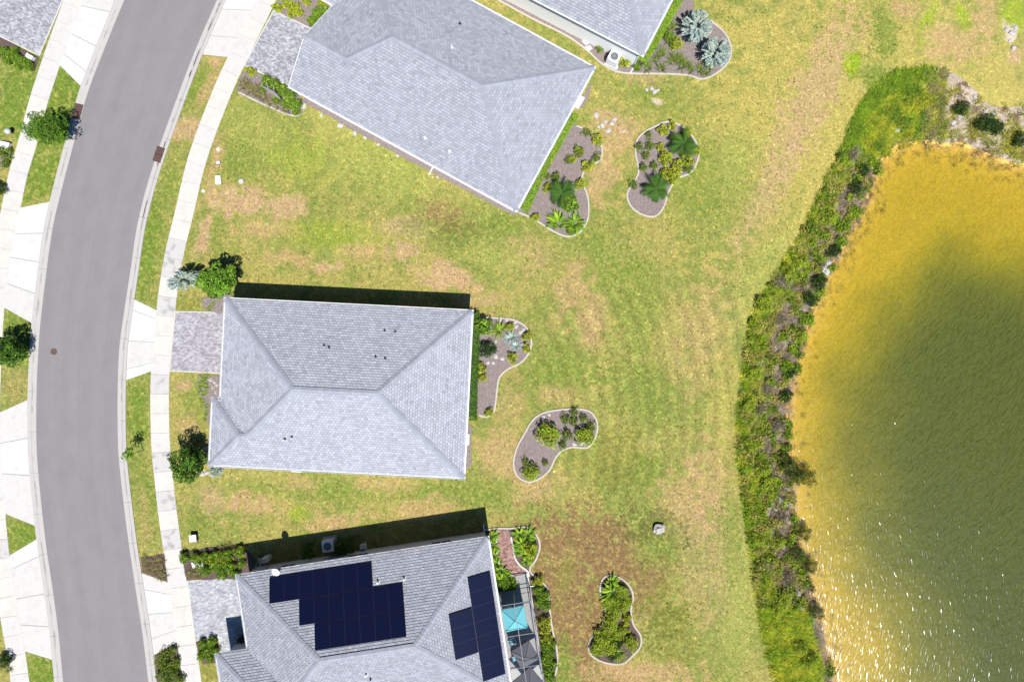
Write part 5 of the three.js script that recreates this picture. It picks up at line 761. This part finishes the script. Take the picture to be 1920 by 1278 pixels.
// air conditioners
M.acGrey = new THREE.MeshStandardMaterial({ color: colorOf([0.56, 0.56, 0.57]), roughness: 0.55, metalness: 0.2 });
function airCon(px, py, turn, label, s = 0.86, y = 0.1) {
  const [x, z] = plan(px, py, 0.9), t = thing('air_conditioner', label, 'air conditioner', x, 0, z, turn, 'air conditioners'), h = 0.85;
  part('base', new MB().prism([[-s / 2 - 0.08, -s / 2 - 0.08], [s / 2 + 0.08, -s / 2 - 0.08], [s / 2 + 0.08, s / 2 + 0.08], [-s / 2 - 0.08, s / 2 + 0.08]], 0.0, y, 0.01), slabM[2], t);
  part('coil', new MB().box(0, y + h / 2, 0, s - 0.08, h - 0.02, s - 0.08), M.dark, t);
  for (let i = 0; i < 12; i++) { const m = new MB(), yy = y + 0.08 + i * 0.06; for (const [dx, dz, w, d] of [[0, s / 2 - 0.01, s, 0.02], [0, -s / 2 + 0.01, s, 0.02], [s / 2 - 0.01, 0, 0.02, s - 0.042], [-s / 2 + 0.01, 0, 0.02, s - 0.042]]) m.box(dx, yy, dz, w, 0.03, d); part('louvre', m, M.acGrey, t); }
  const top = new MB(), R0 = s * 0.36, n = 28, P = k => { const a = k / n * 2 * Math.PI, c = Math.cos(a), q = Math.sin(a), m = Math.max(Math.abs(c), Math.abs(q)); return [[c * R0, q * R0], [c / m * s / 2, q / m * s / 2]]; };
  for (let k = 0; k < n; k++) { const [a, A] = P(k), [b, B] = P(k + 1), Y = y + h; top.quad([a[0], Y, a[1]], [b[0], Y, b[1]], [B[0], Y, B[1]], [A[0], Y, A[1]]); top.quad([A[0], Y, A[1]], [B[0], Y, B[1]], [B[0], Y - 0.08, B[1]], [A[0], Y - 0.08, A[1]]); top.quad([a[0], Y, a[1]], [b[0], Y, b[1]], [b[0], Y - 0.1, b[1]], [a[0], Y - 0.1, a[1]]); }
  part('top_cover', top, M.white, t);
  const fan = new MB(); for (let k = 0; k < 4; k++) { const a = k * Math.PI / 2; fan.hexa([-0.02, 0].flatMap(e => [[0.06, -0.06, 0], [R0 - 0.02, -0.1, 0.02], [R0 - 0.02, 0.1, -0.03], [0.06, 0.06, 0]].map(([u, v, w]) => [Math.cos(a) * u - Math.sin(a) * v, y + h - 0.07 + w + e, Math.sin(a) * u + Math.cos(a) * v]))); } fan.cone([0, y + h - 0.12, 0], [0, y + h - 0.03, 0], 0.09, 0.08, 12); part('fan', fan, M.alu, t);
  const gd = new MB(); for (const rr0 of [0.1, 0.16, 0.22, 0.28]) for (let k = 0; k < 20; k++) { const a = k / 20 * 6.2832, b = (k + 1) / 20 * 6.2832; gd.bar([Math.cos(a) * rr0, y + h + 0.012, Math.sin(a) * rr0], [Math.cos(b) * rr0, y + h + 0.012, Math.sin(b) * rr0], 0.008, 0.008); } for (let k = 0; k < 6; k++) { const a = k * 1.0472; gd.bar([0, y + h + 0.012, 0], [Math.cos(a) * R0, y + h + 0.004, Math.sin(a) * R0], 0.01, 0.01); } part('fan_guard', gd, M.alu, t);
}
airCon(1152, 106, -0.48, 'white air conditioner on a pad at the white walled house corner', 0.86, 0.14);
airCon(614, 1024, 0.15, 'white air conditioner between two dark hedges at the solar house');
airCon(556, 874, -0.05, 'white air conditioner half hidden under the eave of the hip roofed house');

// wall-side boxes of the solar house, satellite dish
const boxAt = (px, py, h, turn, label, name, cat, w, d, hh, mat, lid) => { const [x, z] = plan(px, py, h), t = thing(name, label, cat, x, 0, z, turn); part('body', new MB().prism([[-w / 2, -d / 2], [w / 2, -d / 2], [w / 2, d / 2], [-w / 2, d / 2]], -0.05, hh, 0.015), mat, t); part('lid', new MB().prism([[-w / 2 - 0.02, -d / 2 - 0.02], [w / 2 + 0.02, -d / 2 - 0.02], [w / 2 + 0.02, d / 2 + 0.02], [-w / 2 - 0.02, d / 2 + 0.02]], hh, hh + 0.04, 0.012), lid || mat, t); return t; };
boxAt(495, 1051, 1.0, 0.15, 'grey utility cabinet against the solar house wall near its driveway', 'utility_cabinet', 'cabinet', 0.45, 0.3, 1.0, M.acGrey);
boxAt(680, 1025, 0.3, 0.15, 'small white meter box in the shade beside the solar house wall', 'meter_box', 'box', 0.4, 0.32, 0.3, M.white);
boxAt(361, 1009, 0.4, 0.1, 'white utility box with a dark side on the lawn above the shrub bed', 'utility_box', 'box', 0.5, 0.5, 0.4, M.dark, M.white);
boxAt(408, 337, 0.15, 0.1, 'white rectangular utility box in the bare lawn by the sidewalk', 'utility_box', 'box', 0.4, 0.65, 0.12, M.white);
boxAt(54, 106, 0.3, -0.5, 'white utility box in the dark mulch strip across the street', 'utility_box', 'box', 0.55, 0.32, 0.3, M.white);
boxAt(7, 272, 0.3, -0.2, 'white utility box at the planted patch across the street', 'utility_box', 'box', 0.7, 0.5, 0.3, M.white);
for (const [x, y, lab] of [[365, 1058, 'white rock ornament nearer the sidewalk in the packed front bed'], [375, 1060, 'white block ornament beside the rock in the packed front bed']]) boxAt(x, y, 0.4, 0.3, lab, 'garden_ornament', 'ornament', 0.42, 0.4, 0.4, M.white);
function capThing(px, py, r, h, label, name, cat, mat, rim, group) { const [x, z] = plan(px, py), t = thing(name, label, cat, x, Math.max(0, groundY(x, z)), z, 0, group); part('rim', new MB().cone([0, -0.05, 0], [0, h, 0], r, r * 0.97, 20), rim, t); part('cover', new MB().cone([0, h - 0.01, 0], [0, h + 0.012, 0], r * 0.78, r * 0.74, 20), mat, t); }
capThing(409, 280, 0.14, 0.05, 'small white cleanout cap by the sidewalk, alone above the ringed cap', 'cleanout_cap', 'cap', M.white, M.white); capThing(409, 305, 0.19, 0.06, 'white cleanout cap with dark ring in the lawn by the sidewalk', 'cleanout_cap', 'cap', M.white, M.dark); capThing(381, 358, 0.13, 0.05, 'small white cap near the sidewalk below the rectangular box', 'cleanout_cap', 'cap', M.white, M.white); capThing(452, 340, 0.2, 0.06, 'grey rimmed valve cap in the bare lawn patch', 'valve_cap', 'cap', slabM[3], slabM[2]);
{ // path lamp across the street
  const [x, z] = plan(12, 245, 0.6), t = thing('garden_lamp', 'grey domed garden lamp on the lawn across the street', 'lamp', x, 0, z); part('post', new MB().cone([0, -0.1, 0], [0, 0.6, 0], 0.04, 0.03, 8), M.dark, t); const d = new THREE.SphereGeometry(0.24, 18, 8, 0, 6.2832, 0, 1.4); d.translate(0, 0.5, 0); part('dome', d, M.alu, t);
}
// satellite dish on the eave
{
  const [u, y, v] = houseSolar.spot(521, 1067), [x, z] = houseSolar.toWorld(u, v), t = thing('satellite_dish', 'white satellite dish on the eave of the solar house', 'satellite dish', x, y, z, 0.15), g = new THREE.SphereGeometry(0.5, 20, 8, 0, 6.2832, 0, 0.62); g.translate(0, -0.5, 0); g.scale(0.95, 1, 1.25); g.rotateX(Math.PI); g.rotateX(0.5); g.translate(0, 0.42, 0); part('dish', g, M.white, t);
  part('mast', new MB().cone([0, -0.05, 0], [0, 0.42, 0], 0.025, 0.025, 8), M.alu, t); part('feed_arm', new MB().bar([0, 0.35, 0.2], [0, 0.85, 0.1], 0.03, 0.03).box(0, 0.85, 0.1, 0.08, 0.08, 0.1), M.alu, t);
}
// manhole and storm drains
{
  const [x, z] = plan(101, 659), t = thing('manhole_cover', 'round brown manhole cover set in the asphalt', 'manhole cover', x, 0.03, z); M.asphaltRing = new THREE.MeshStandardMaterial({ color: colorOf([0.24, 0.2, 0.18]), roughness: 0.95 }); M.rust = new THREE.MeshStandardMaterial({ color: colorOf([0.12, 0.075, 0.055]), roughness: 0.8, metalness: 0.2 });
  part('frame', new MB().cone([0, -0.02, 0], [0, 0.028, 0], 0.31, 0.3, 28), M.asphaltRing, t); part('cover', new MB().cone([0, 0.01, 0], [0, 0.036, 0], 0.27, 0.265, 28), M.rust, t); const s = new MB(); for (let i = -3; i <= 3; i++) s.box(i * 0.06, 0.04, 0, 0.02, 0.008, 0.4 - Math.abs(i) * 0.05); part('tread_rib', s, M.rust, t);
  M.grate = new THREE.MeshStandardMaterial({ color: colorOf([0.085, 0.04, 0.035]), roughness: 0.85, metalness: 0.2 });
  for (const [px, py, L, lab] of [[145, 209, L_kerbL, 'rusty double storm drain grate beside the oval tree'], [298, 290, L_kerbR, 'rusty double storm drain grate in the kerb by the bare verge patch']]) {
    const [a, b] = plan(px, py); let k = 0, best = 9; L.forEach((p, i) => { const d = Math.hypot(p[0] - a, p[1] - b); if (d < best) { best = d; k = i; } }); const p = L[k], q = L[k + 3], turn = Math.atan2(q[0] - p[0], q[1] - p[1]), d = thing('storm_drain', lab, 'drain', a, 0, b, turn, 'storm drains in the kerbs');
    for (const s of [-1, 1]) { const g = part('grate', new MB().box(0, 0.075, s * 0.29, 0.64, 0.03, 0.53), M.grate, d); const bars = new MB(); for (let i = 0; i < 5; i++) bars.box(-0.24 + i * 0.12, 0.098, s * 0.29, 0.05, 0.02, 0.5); part('bar', bars, M.rust, g); }
    part('frame', new MB().box(0, 0.04, 0, 0.7, 0.07, 0.03).box(0, 0.04, 0.575, 0.7, 0.085, 0.03).box(0, 0.04, -0.575, 0.7, 0.085, 0.03), M.grate, d);
  }
}
// rocks
function rockGeo(seed, s) { const g = new THREE.IcosahedronGeometry(1, 2), p = g.attributes.position, n = createNoise2D(rngOf(seed)); for (let i = 0; i < p.count; i++) { const x = p.getX(i), y = p.getY(i), z = p.getZ(i), k = 1 + 0.28 * n(x * 1.3 + y, z * 1.3 - y) + 0.1 * n(x * 4 + y * 3, z * 4); p.setXYZ(i, x * k * s[0], y * k * s[1], z * k * s[2]); } g.computeVertexNormals(); return g; }
M.rock = [[0.42, 0.38, 0.33], [0.5, 0.47, 0.43], [0.3, 0.265, 0.24]].map(c => new THREE.MeshStandardMaterial({ color: colorOf(c), roughness: 0.95, bumpMap: rep(roughBump, 0.5), bumpScale: 0.02 }));
const rocks = [rockGeo(51, [0.22, 0.14, 0.17]), rockGeo(52, [0.2, 0.12, 0.22]), rockGeo(53, [0.25, 0.16, 0.2])];
function rock(px, py, s, label, group, m = 1) { const [x, z] = plan(px, py), k = Math.floor(R() * 3), o = single('rock', rocks[k], M.rock[m], label, 'rock', group); o.position.set(x, groundY(x, z) + 0.03 * s, z); o.rotation.y = R() * 6; o.scale.setScalar(s); return o; }
rock(1235, 990, 1.9, 'large grey brown boulder alone in the green patch of the lawn', null, 0).position.y += 0.1;
for (const [x, y, s] of [[1118, 216, 0.9], [1129, 235, 1], [1141, 245, 0.9], [1147, 232, 0.9], [1152, 224, 0.7], [1136, 228, 0.6], [1122, 238, 0.6], [1170, 246, 0.5]]) rock(x, y, s, 'pale limestone rock in the bare patch behind the gabled house', 'rocks in the bare patch');
for (const [x, y, s] of [[1213, 168, 0.6], [1222, 166, 0.8], [1228, 172, 0.8], [1234, 169, 0.6]]) rock(x, y, s, 'white rubble stone in the lawn below the corner mulch bed', 'rubble in the lawn');
for (const [x, y, s] of [[1077, 832, 0.8], [1092, 831, 0.7], [1018, 782, 0.8], [1030, 777, 0.7], [1086, 820, 0.6]]) rock(x, y, s, 'pale stone in the bean-shaped bed', 'stones in the bean bed');
for (const [x, y, s] of [[915, 680, 0.7], [930, 668, 0.8], [942, 672, 0.7], [925, 680, 0.6], [968, 612, 0.8], [976, 622, 0.9], [966, 604, 0.8], [982, 618, 0.7], [950, 600, 0.7], [937, 600, 0.7], [928, 640, 0.8], [920, 648, 0.7]]) rock(x, y, s, 'pale stone in the agave bed', 'stones in the agave bed');
for (const [x, y, s] of [[378, 888, 0.9], [388, 886, 0.8], [397, 890, 0.8], [410, 889, 0.6]]) rock(x, y, s, 'whitish rock in the row at the porch corner', 'rocks at the porch corner');
for (const [x, y, s] of [[386, 840, 0.8], [392, 852, 0.8], [388, 862, 0.6], [396, 870, 0.7]]) rock(x, y, s, 'tan rock between porch wall and round tree', 'rocks at the porch wall', 0);
for (const [x, y, s] of [[395, 712, 0.8], [402, 716, 0.9], [406, 722, 0.8], [398, 726, 0.7], [404, 736, 0.6]]) rock(x, y, s, 'tan rock in the entry bed against the garage wall', 'rocks in the entry bed', 0);
for (const [x, y, s] of [[570, 199, 0.9], [602, 216, 0.6], [638, 236, 0.9], [665, 250, 0.7], [684, 258, 0.6], [709, 271, 0.6], [745, 292, 0.5], [820, 332, 0.5]]) rock(x, y, s, 'pale stone in the narrow mulch strip along the gabled house', 'stones along the gabled house');
for (const [x, y, s, m] of [[1558, 505, 1.6, 1], [1551, 518, 1.3, 1], [1562, 492, 1.1, 1], [1546, 535, 1, 0]]) rock(x, y, s, 'pale grey rock at the waterline beside dark shrubs', 'rocks at the waterline bend', m);
for (const [x, y, s, m] of [[1438, 935, 1, 1], [1450, 945, 0.9, 0], [1460, 955, 1.1, 0], [1445, 955, 0.8, 1], [1468, 940, 1.2, 2], [1480, 950, 1.3, 2]]) rock(x, y, s, 'tan rubble rock on the bank below the overhanging shrub', 'rubble on the bank', m);
for (const [x, y, s, m] of [[1500, 1118, 1.5, 2], [1506, 1132, 1.6, 2], [1498, 1140, 1.2, 0], [1510, 1146, 1.1, 2]]) rock(x, y, s, 'grey rock on the lower bank near the glinting water', 'rocks on the lower bank', m);
for (const [x, y, s] of [[1690, 240, 0.9], [1682, 250, 0.7], [1830, 180, 0.8], [1806, 216, 1], [1796, 226, 0.9], [1852, 206, 0.9], [1866, 212, 0.7]]) rock(x, y, s, 'whitish limestone rock around the head of the pond', 'limestone rocks at the pond head');
for (const [x, y, s] of [[1888, 55, 0.9], [1898, 62, 1], [1904, 52, 0.8], [1894, 76, 0.7], [1900, 90, 0.8]]) rock(x, y, s, 'whitish stone in the bare lawn patch beyond the pond head', 'stones in the far lawn');
rock(1505, 722, 0.45, 'small dark lump in the shallows near the bank', null, 2).position.y = WATER + 0.02;
{ // driftwood log
  const [x, z] = plan(514, 178), t = thing('driftwood_log', 'grey driftwood log lying in the green front bed', 'log', x, 0.75, z, -0.62), m = new MB(), pts = [[-0.8, -0.02, 0.05, 0.05], [-0.45, 0.03, 0.02, 0.1], [0, 0.05, 0, 0.15], [0.4, 0.05, -0.03, 0.14], [0.75, 0.02, 0.02, 0.09], [0.95, 0, 0.05, 0.04]];
  M.drift = new THREE.MeshStandardMaterial({ color: colorOf([0.3, 0.26, 0.25]), roughness: 0.95, bumpMap: rep(roughBump, 0.3), bumpScale: 0.03 }); for (let i = 0; i + 1 < pts.length; i++) m.cone(pts[i], pts[i + 1], pts[i][3], pts[i + 1][3], 9); part('trunk', m, M.drift, t); part('branch', new MB().cone([-0.1, 0.08, 0], [-0.55, 0.35, -0.35], 0.06, 0.03, 7), M.drift, t); part('branch', new MB().cone([0.35, 0.08, 0], [0.1, 0.4, -0.5], 0.05, 0.02, 7), M.drift, t); part('stump', new MB().cone([0.1, -0.8, 0], [0.1, 0, 0], 0.12, 0.12, 8), M.drift, t);
}
{ // drain pipe end by the patio, white
  const [x, z] = plan(993, 1098), [x2, z2] = plan(1016, 1096); const t = single('drain_pipe', new MB().cone([x, 0.1, z], [x2, 0.07, z2], 0.05, 0.05, 10), M.white, 'white drain pipe end sticking out of the patio into the bed', 'pipe'); t.castShadow = true;
}
// screened patio of the solar house
{
  M.cage = new THREE.MeshStandardMaterial({ color: colorOf([0.2, 0.2, 0.22]), roughness: 0.7, metalness: 0 });
  const hs = houseSolar, H = 2.62, t = thing('screen_enclosure', 'screened patio cage with pale beams and dark mesh on the solar house', 'patio cage', ...(([x, z]) => [x, 0, z])(hs.toWorld(0, 0)), Math.atan2(-A3[1], A3[0]));
  const u0 = 18.34, u1 = 21.15, v0 = 5.2, v1 = 12.4, vs = [v0, 7.55, 9.95, v1], um = 19.9;
  fillMask([[u0, v0], [u1, v0], [u1, v1], [u0, v1]].map(p => hs.toWorld(...p)), 1);
  part('patio_floor', new MB().prism([[u0, v0 - 0.05], [u1 + 0.05, v0 - 0.05], [u1 + 0.05, v1], [u0, v1]], -0.05, 0.09, 0.01), new THREE.MeshStandardMaterial({ map: rep(concreteT, 3), color: colorOf([0.9, 0.89, 0.87]), roughness: 0.8 }), t);
  const beam = (a, b, w = 0.036, h = 0.07) => part('beam', new MB().bar(a, b, w, h), M.cage, t);
  for (const v of vs) { beam([18.85, H, v], [u1, H, v]); part('post', new MB().bar([u1, 0.09, v], [u1, H - 0.05, v], 0.07, 0.07), M.alu, t); }
  beam([u1, H + 0.002, v0], [u1, H + 0.002, v1], 0.06, 0.12); beam([um, H - 0.006, v0], [um, H - 0.006, v1], 0.045, 0.08); beam([18.88, H + 0.004, v0], [18.88, H + 0.004, v1], 0.05, 0.08); part('post', new MB().bar([18.9, 0.09, v0], [18.9, H - 0.05, v0], 0.06, 0.06), M.alu, t); part('post', new MB().bar([um, 0.09, v0], [um, H - 0.05, v0], 0.06, 0.06), M.alu, t); beam([18.9, 0.9, v0], [u1, 0.9, v0], 0.05, 0.05); beam([u1, 0.9, v0], [u1, 0.9, v1], 0.05, 0.05);
  for (let i = 0; i < 3; i++) for (const [a, b] of [[18.9, um], [um, u1]]) { const m = new MB(); m.quad([a + 0.03, H, vs[i] + 0.035], [b - 0.03, H, vs[i] + 0.035], [b - 0.03, H, vs[i + 1] - 0.035], [a + 0.03, H, vs[i + 1] - 0.035]); part('roof_screen', m, M.mesh, t); }
  for (const [a, b] of [[18.9, um], [um, u1]]) for (const [y0, y1] of [[0.1, 0.87], [0.93, H - 0.06]]) { const m = new MB(); m.quad([a + 0.03, y0, v0], [b - 0.03, y0, v0], [b - 0.03, y1, v0], [a + 0.03, y1, v0]); part('wall_screen', m, M.mesh, t); }
  for (let i = 0; i < 3; i++) for (const [y0, y1] of [[0.1, 0.87], [0.93, H - 0.06]]) { const m = new MB(); m.quad([u1, y0, vs[i] + 0.03], [u1, y0, vs[i + 1] - 0.03], [u1, y1, vs[i + 1] - 0.03], [u1, y1, vs[i] + 0.03]); part('wall_screen', m, M.mesh, t); }
  // umbrellas and seats inside
  const place = (u, v) => hs.toWorld(u, v);
  const fabric = c => new THREE.MeshStandardMaterial({ color: colorOf(c), roughness: 0.95, side: THREE.DoubleSide, bumpMap: rep(fineBump, 0.2), bumpScale: 0.002 });
  function umbrella(u, v, s, h, turn, col, rib, label) {
    const [x, z] = place(u, v), o = thing('patio_umbrella', label, 'umbrella', x, 0.09, z, turn); part('base', new MB().cone([0, 0, 0], [0, 0.07, 0], 0.26, 0.24, 18), M.dark, o); part('pole', new MB().cone([0, 0.05, 0], [0, h, 0], 0.025, 0.022, 8), M.alu, o);
    const c = [[-s, -s], [s, -s], [s, s], [-s, s]], mat = fabric(col); for (let i = 0; i < 4; i++) { const a = c[i], b = c[(i + 1) % 4], m = new MB(), mid = [(a[0] + b[0]) * 0.485, (a[1] + b[1]) * 0.485]; m.tri([0, h, 0], [mid[0], h - 0.44, mid[1]], [a[0], h - 0.42, a[1]]); m.tri([0, h, 0], [b[0], h - 0.42, b[1]], [mid[0], h - 0.44, mid[1]]); m.quad([a[0], h - 0.42, a[1]], [mid[0], h - 0.44, mid[1]], [mid[0], h - 0.54, mid[1]], [a[0], h - 0.52, a[1]]); m.quad([mid[0], h - 0.44, mid[1]], [b[0], h - 0.42, b[1]], [b[0], h - 0.52, b[1]], [mid[0], h - 0.54, mid[1]]); part('canopy_panel', m, mat, o); part('rib', new MB().bar([0, h + 0.012, 0], [a[0], h - 0.405, a[1]], 0.03, 0.014), rib, o); }
    part('finial', new MB().cone([0, h, 0], [0, h + 0.09, 0], 0.035, 0.01, 8), M.alu, o);
  }
  M.teal = new THREE.MeshStandardMaterial({ color: colorOf([0.05, 0.22, 0.26]), roughness: 0.9 });
  umbrella(19.72, 6.55, 0.86, 2.4, 0.2, [0.2, 0.66, 0.72], M.teal, 'turquoise square patio umbrella under the screen roof');
  umbrella(20.1, 9.45, 0.8, 2.2, 0.55, [0.17, 0.165, 0.18], M.dark, 'grey square patio umbrella under the screen roof, next to the turquoise one'); umbrella(20.05, 11.6, 0.9, 2.2, 0.7, [0.16, 0.155, 0.17], M.dark, 'grey square patio umbrella at the far end of the screened patio');
  const cush = fabric([0.22, 0.5, 0.6]);
  function chair(u, v, turn, label) { const [x, z] = place(u, v), o = thing('patio_chair', label, 'chair', x, 0.09, z, turn, 'chairs on the screened patio'); for (const a of [-0.28, 0.28]) for (const b of [-0.28, 0.28]) part('leg', new MB().bar([a, 0, b], [a, 0.36, b], 0.04, 0.04), M.dark, o); part('seat_frame', new MB().box(0, 0.37, 0, 0.64, 0.04, 0.64), M.dark, o); part('seat_cushion', new MB().prism([[-0.28, -0.28], [0.28, -0.28], [0.28, 0.28], [-0.28, 0.28]], 0.39, 0.5, 0.03), cush, o); part('back_cushion', new MB().bar([-0.28, 0.7, -0.3], [0.28, 0.7, -0.3], 0.1, 0.42), cush, o); for (const a of [-0.32, 0.32]) part('armrest', new MB().bar([a, 0.6, -0.3], [a, 0.6, 0.3], 0.05, 0.04), M.dark, o); }
  chair(19.25, 8.85, 0.5, 'patio chair with a small blue cushion between the umbrellas'); chair(19.3, 10.2, 0.2, 'patio chair with blue cushions beside the grey umbrella');
}

renderer.render(scene, camera);
